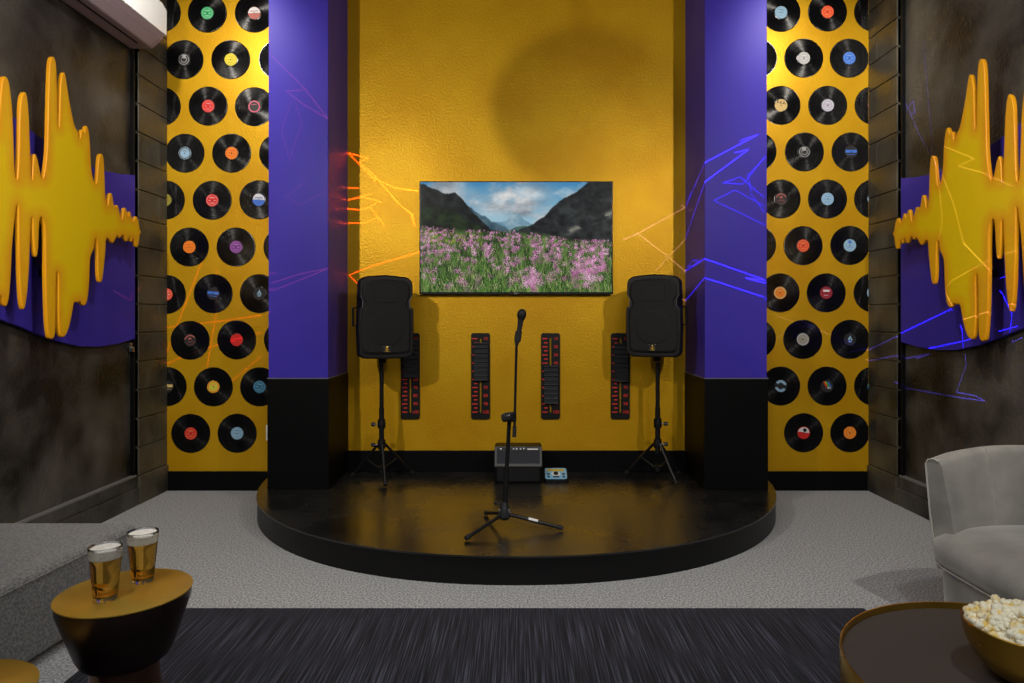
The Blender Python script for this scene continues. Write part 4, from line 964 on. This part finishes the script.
# ------------------------------------------------------------------ laser projectors: real lamps whose light is shaped into scribbles
def hit(px, py):
    """first scene surface seen at a pixel (column, wall or sculpture plane)"""
    dx, dz = (px-VX)/F, -(py-VY)/F; c = []
    for (ax, x0, x1, y0, y1) in ((None, -1.735, -1.318, 4.776, 5.33), (None, 1.318, 1.752, 4.776, 5.33)):
        yy = y0
        if x0 <= dx*yy <= x1: c.append(yy)
        for xx in (x0, x1):
            if dx*xx > 0:
                yy = xx/dx
                if y0 <= yy <= y1: c.append(yy)
    if dx < 0: c.append(min(WY, XL/dx))
    else: c.append(min(WY, XR/dx)) if dx > 0 else c.append(WY)
    y = min(c); return Vector((dx*y, y, H+dz*y))
def laser(name, pos, color, power, lines, width):
    d = bpy.data.lights.new(name, 'POINT'); o = bpy.data.objects.new(name, d); C.objects.link(o)
    o.location = pos; d.energy = power; d.shadow_soft_size = 0.001; d.use_nodes = True
    n, l = d.node_tree.nodes, d.node_tree.links
    em = n['Emission']; em.inputs['Color'].default_value = (*color, 1)
    P = Vector(pos); tc = n.new('ShaderNodeTexCoord'); sx = n.new('ShaderNodeSeparateXYZ'); l.new(tc.outputs['Normal'], sx.inputs[0])
    # gnomonic projection of the beam direction
    dv = [n.new('ShaderNodeMath') for _ in range(2)]
    for q, nm in ((0, 'X'), (1, 'Z')):
        dv[q].operation = 'DIVIDE'; l.new(sx.outputs[nm], dv[q].inputs[0]); l.new(sx.outputs['Y'], dv[q].inputs[1])
    cb = n.new('ShaderNodeCombineXYZ'); l.new(dv[0].outputs[0], cb.inputs[0]); l.new(dv[1].outputs[0], cb.inputs[1])
    acc = None
    for wgt, ln in lines:
        pts = [hit(*p)-P for p in ln]; pts = [Vector((q.x/q.y, q.z/q.y, 0)) for q in pts]; mn = None
        for a, b in zip(pts, pts[1:]):
            ba = b-a; l2 = max(ba.dot(ba), 1e-9)
            s1 = n.new('ShaderNodeVectorMath'); s1.operation = 'SUBTRACT'; l.new(cb.outputs[0], s1.inputs[0]); s1.inputs[1].default_value = a
            dt = n.new('ShaderNodeVectorMath'); dt.operation = 'DOT_PRODUCT'; l.new(s1.outputs[0], dt.inputs[0]); dt.inputs[1].default_value = ba/l2
            cl_ = n.new('ShaderNodeMath'); cl_.operation = 'MULTIPLY'; cl_.use_clamp = True; l.new(dt.outputs['Value'], cl_.inputs[0]); cl_.inputs[1].default_value = 1
            ma = n.new('ShaderNodeVectorMath'); ma.operation = 'MULTIPLY_ADD'; l.new(cl_.outputs[0], ma.inputs[0]); ma.inputs[1].default_value = -ba; l.new(s1.outputs[0], ma.inputs[2])
            le = n.new('ShaderNodeVectorMath'); le.operation = 'LENGTH'; l.new(ma.outputs[0], le.inputs[0])
            if mn is None: mn = le.outputs['Value']
            else:
                mi = n.new('ShaderNodeMath'); mi.operation = 'MINIMUM'; l.new(mn, mi.inputs[0]); l.new(le.outputs['Value'], mi.inputs[1]); mn = mi.outputs[0]
        mr = n.new('ShaderNodeMapRange'); mr.interpolation_type = 'SMOOTHSTEP'
        mr.inputs['From Min'].default_value = width*.35; mr.inputs['From Max'].default_value = width*1.25; mr.inputs['To Min'].default_value = wgt; mr.inputs['To Max'].default_value = 0
        l.new(mn, mr.inputs['Value'])
        if acc is None: acc = mr.outputs[0]
        else:
            mx = n.new('ShaderNodeMath'); mx.operation = 'MAXIMUM'; l.new(acc, mx.inputs[0]); l.new(mr.outputs[0], mx.inputs[1]); acc = mx.outputs[0]
    # the projector only throws light towards the stage
    gt = n.new('ShaderNodeMath'); gt.operation = 'GREATER_THAN'; gt.inputs[1].default_value = .01; l.new(sx.outputs['Y'], gt.inputs[0])
    mu = n.new('ShaderNodeMath'); mu.operation = 'MULTIPLY'; l.new(acc, mu.inputs[0]); l.new(gt.outputs[0], mu.inputs[1])
    l.new(mu.outputs[0], em.inputs['Strength'])
    return o
RED = [(1., [(348,153),(368,158),(359,162),(374,175),(400,205),(413,215)]), (1., [(348,153),(372,177),(395,188),(418,191)]), (.9, [(412,215),(415,226),(411,214)]),
 (.9, [(369,170),(375,181),(368,172)]), (.9, [(348,188),(358,188)]), (1., [(371,194),(348,200),(363,197),(381,202)]), (1., [(348,208.5),(360,210),(370,207),(376,203)]), (.9, [(370,207),(378,217),(384,225)]), (1., [(349,223),(365,223),(378,217)]),
 (.30, [(268.8,52.7),(305.7,89.6),(328,119),(303,104),(286.4,91),(305,90)]), (.35, [(272,291),(300,280),(329,270),(300,274),(272,283)]), (.6, [(349,275),(372,266),(419,252)]), (.6, [(349,275),(359,285)]),
 (.40, [(166,326.7),(230,320),(268,314)]), (.40, [(158,361.7),(167,363.6),(200,350),(266,331)]), (.35, [(216.7,270),(216,316),(207,367)]), (.35, [(201.5,263),(183,310),(166,354)]), (.35, [(232,381),(264,354)]),
 (.5, [(113,292),(130,302),(132,296),(142,287)]), (.12, [(305,182),(286,197),(300,205),(328,190)]), (.12, [(292,100),(281,130),(290,160),(294,145),(302,125),(296,103)])]
BLU = [(.8, [(740.5,140.5),(758,134.6),(705.4,162.4),(686.3,205.5),(691,192)]), (.8, [(734.6,152.8),(748.7,149.3),(705.4,181.5),(693,216.6),(687,234)]),
 (.5, [(686,205.5),(639.5,232.7),(623.4,240),(638,233.5),(668.8,257.5),(684.9,270.7)]), (1, [(684.9,270.7),(705.4,259),(764,279.5)]), (.4, [(655.6,270.7),(687,234)]),
 (1, [(682,298.5),(705.4,278),(764,297)]), (1.3, [(765,283),(746,278),(765,280)]), (.5, [(688,266),(693,260),(698,261),(693,267),(688,266)]),
 (.25, [(765,156.6),(743,184),(723,183),(740.5,177),(764,197.5)]), (.2, [(765,225),(714,200.5),(735,190),(764,206)]), (.2, [(765,158),(748,175),(752,195),(764,212)]),
 (.35, [(777.5,316),(865.7,348)]), (.4, [(765,300),(800,320),(850,345),(865.7,350)]), (1.2, [(850,352),(866,349),(953,310)]), (1.0, [(866,359),(910,354),(964.5,342.6),(1040,322)]), (1.6, [(915,355),(932,349)]),
 (1.1, [(894,382.6),(955,393),(982.8,396.6),(975,392),(955,388),(964.5,361.7),(962.7,331),(952.4,310.3)]), (.5, [(953,309),(960,300),(1000,280),(1040,268)]),
 (.9, [(1050,320),(1010,338),(1013,316),(1003,295),(972,262)]), (.45, [(972,262),(962,222),(945,180)]), (.45, [(948,160.6),(983,176),(966.7,183),(990,190),(1024,206)]), (.45, [(932.7,152.5),(945,185),(950,240),(946,260),(949,300),(953,309)]),
 (.5, [(901,94),(909,110),(917.5,131),(930,152.5)]), (.25, [(922,40),(929,119.6),(932.7,152.5),(942,173.5)]), (.6, [(905,108),(912,98),(914,110),(909,112)])]
def split(lines, cap=30):
    out = [[]]; c = 0
    for wl in lines:
        k = len(wl[1])-1
        if c+k > cap: out.append([]); c = 0
        out[-1].append(wl); c += k
    return out
for g in split(RED): laser('red_laser_light', (-.25, 1.6, 3.3), (1, .10, .07), 3000, g, .0015)
for g in split(BLU): laser('blue_laser_light', (.25, 1.6, 3.3), (.10, .075, 1), 6500, g, .0013)
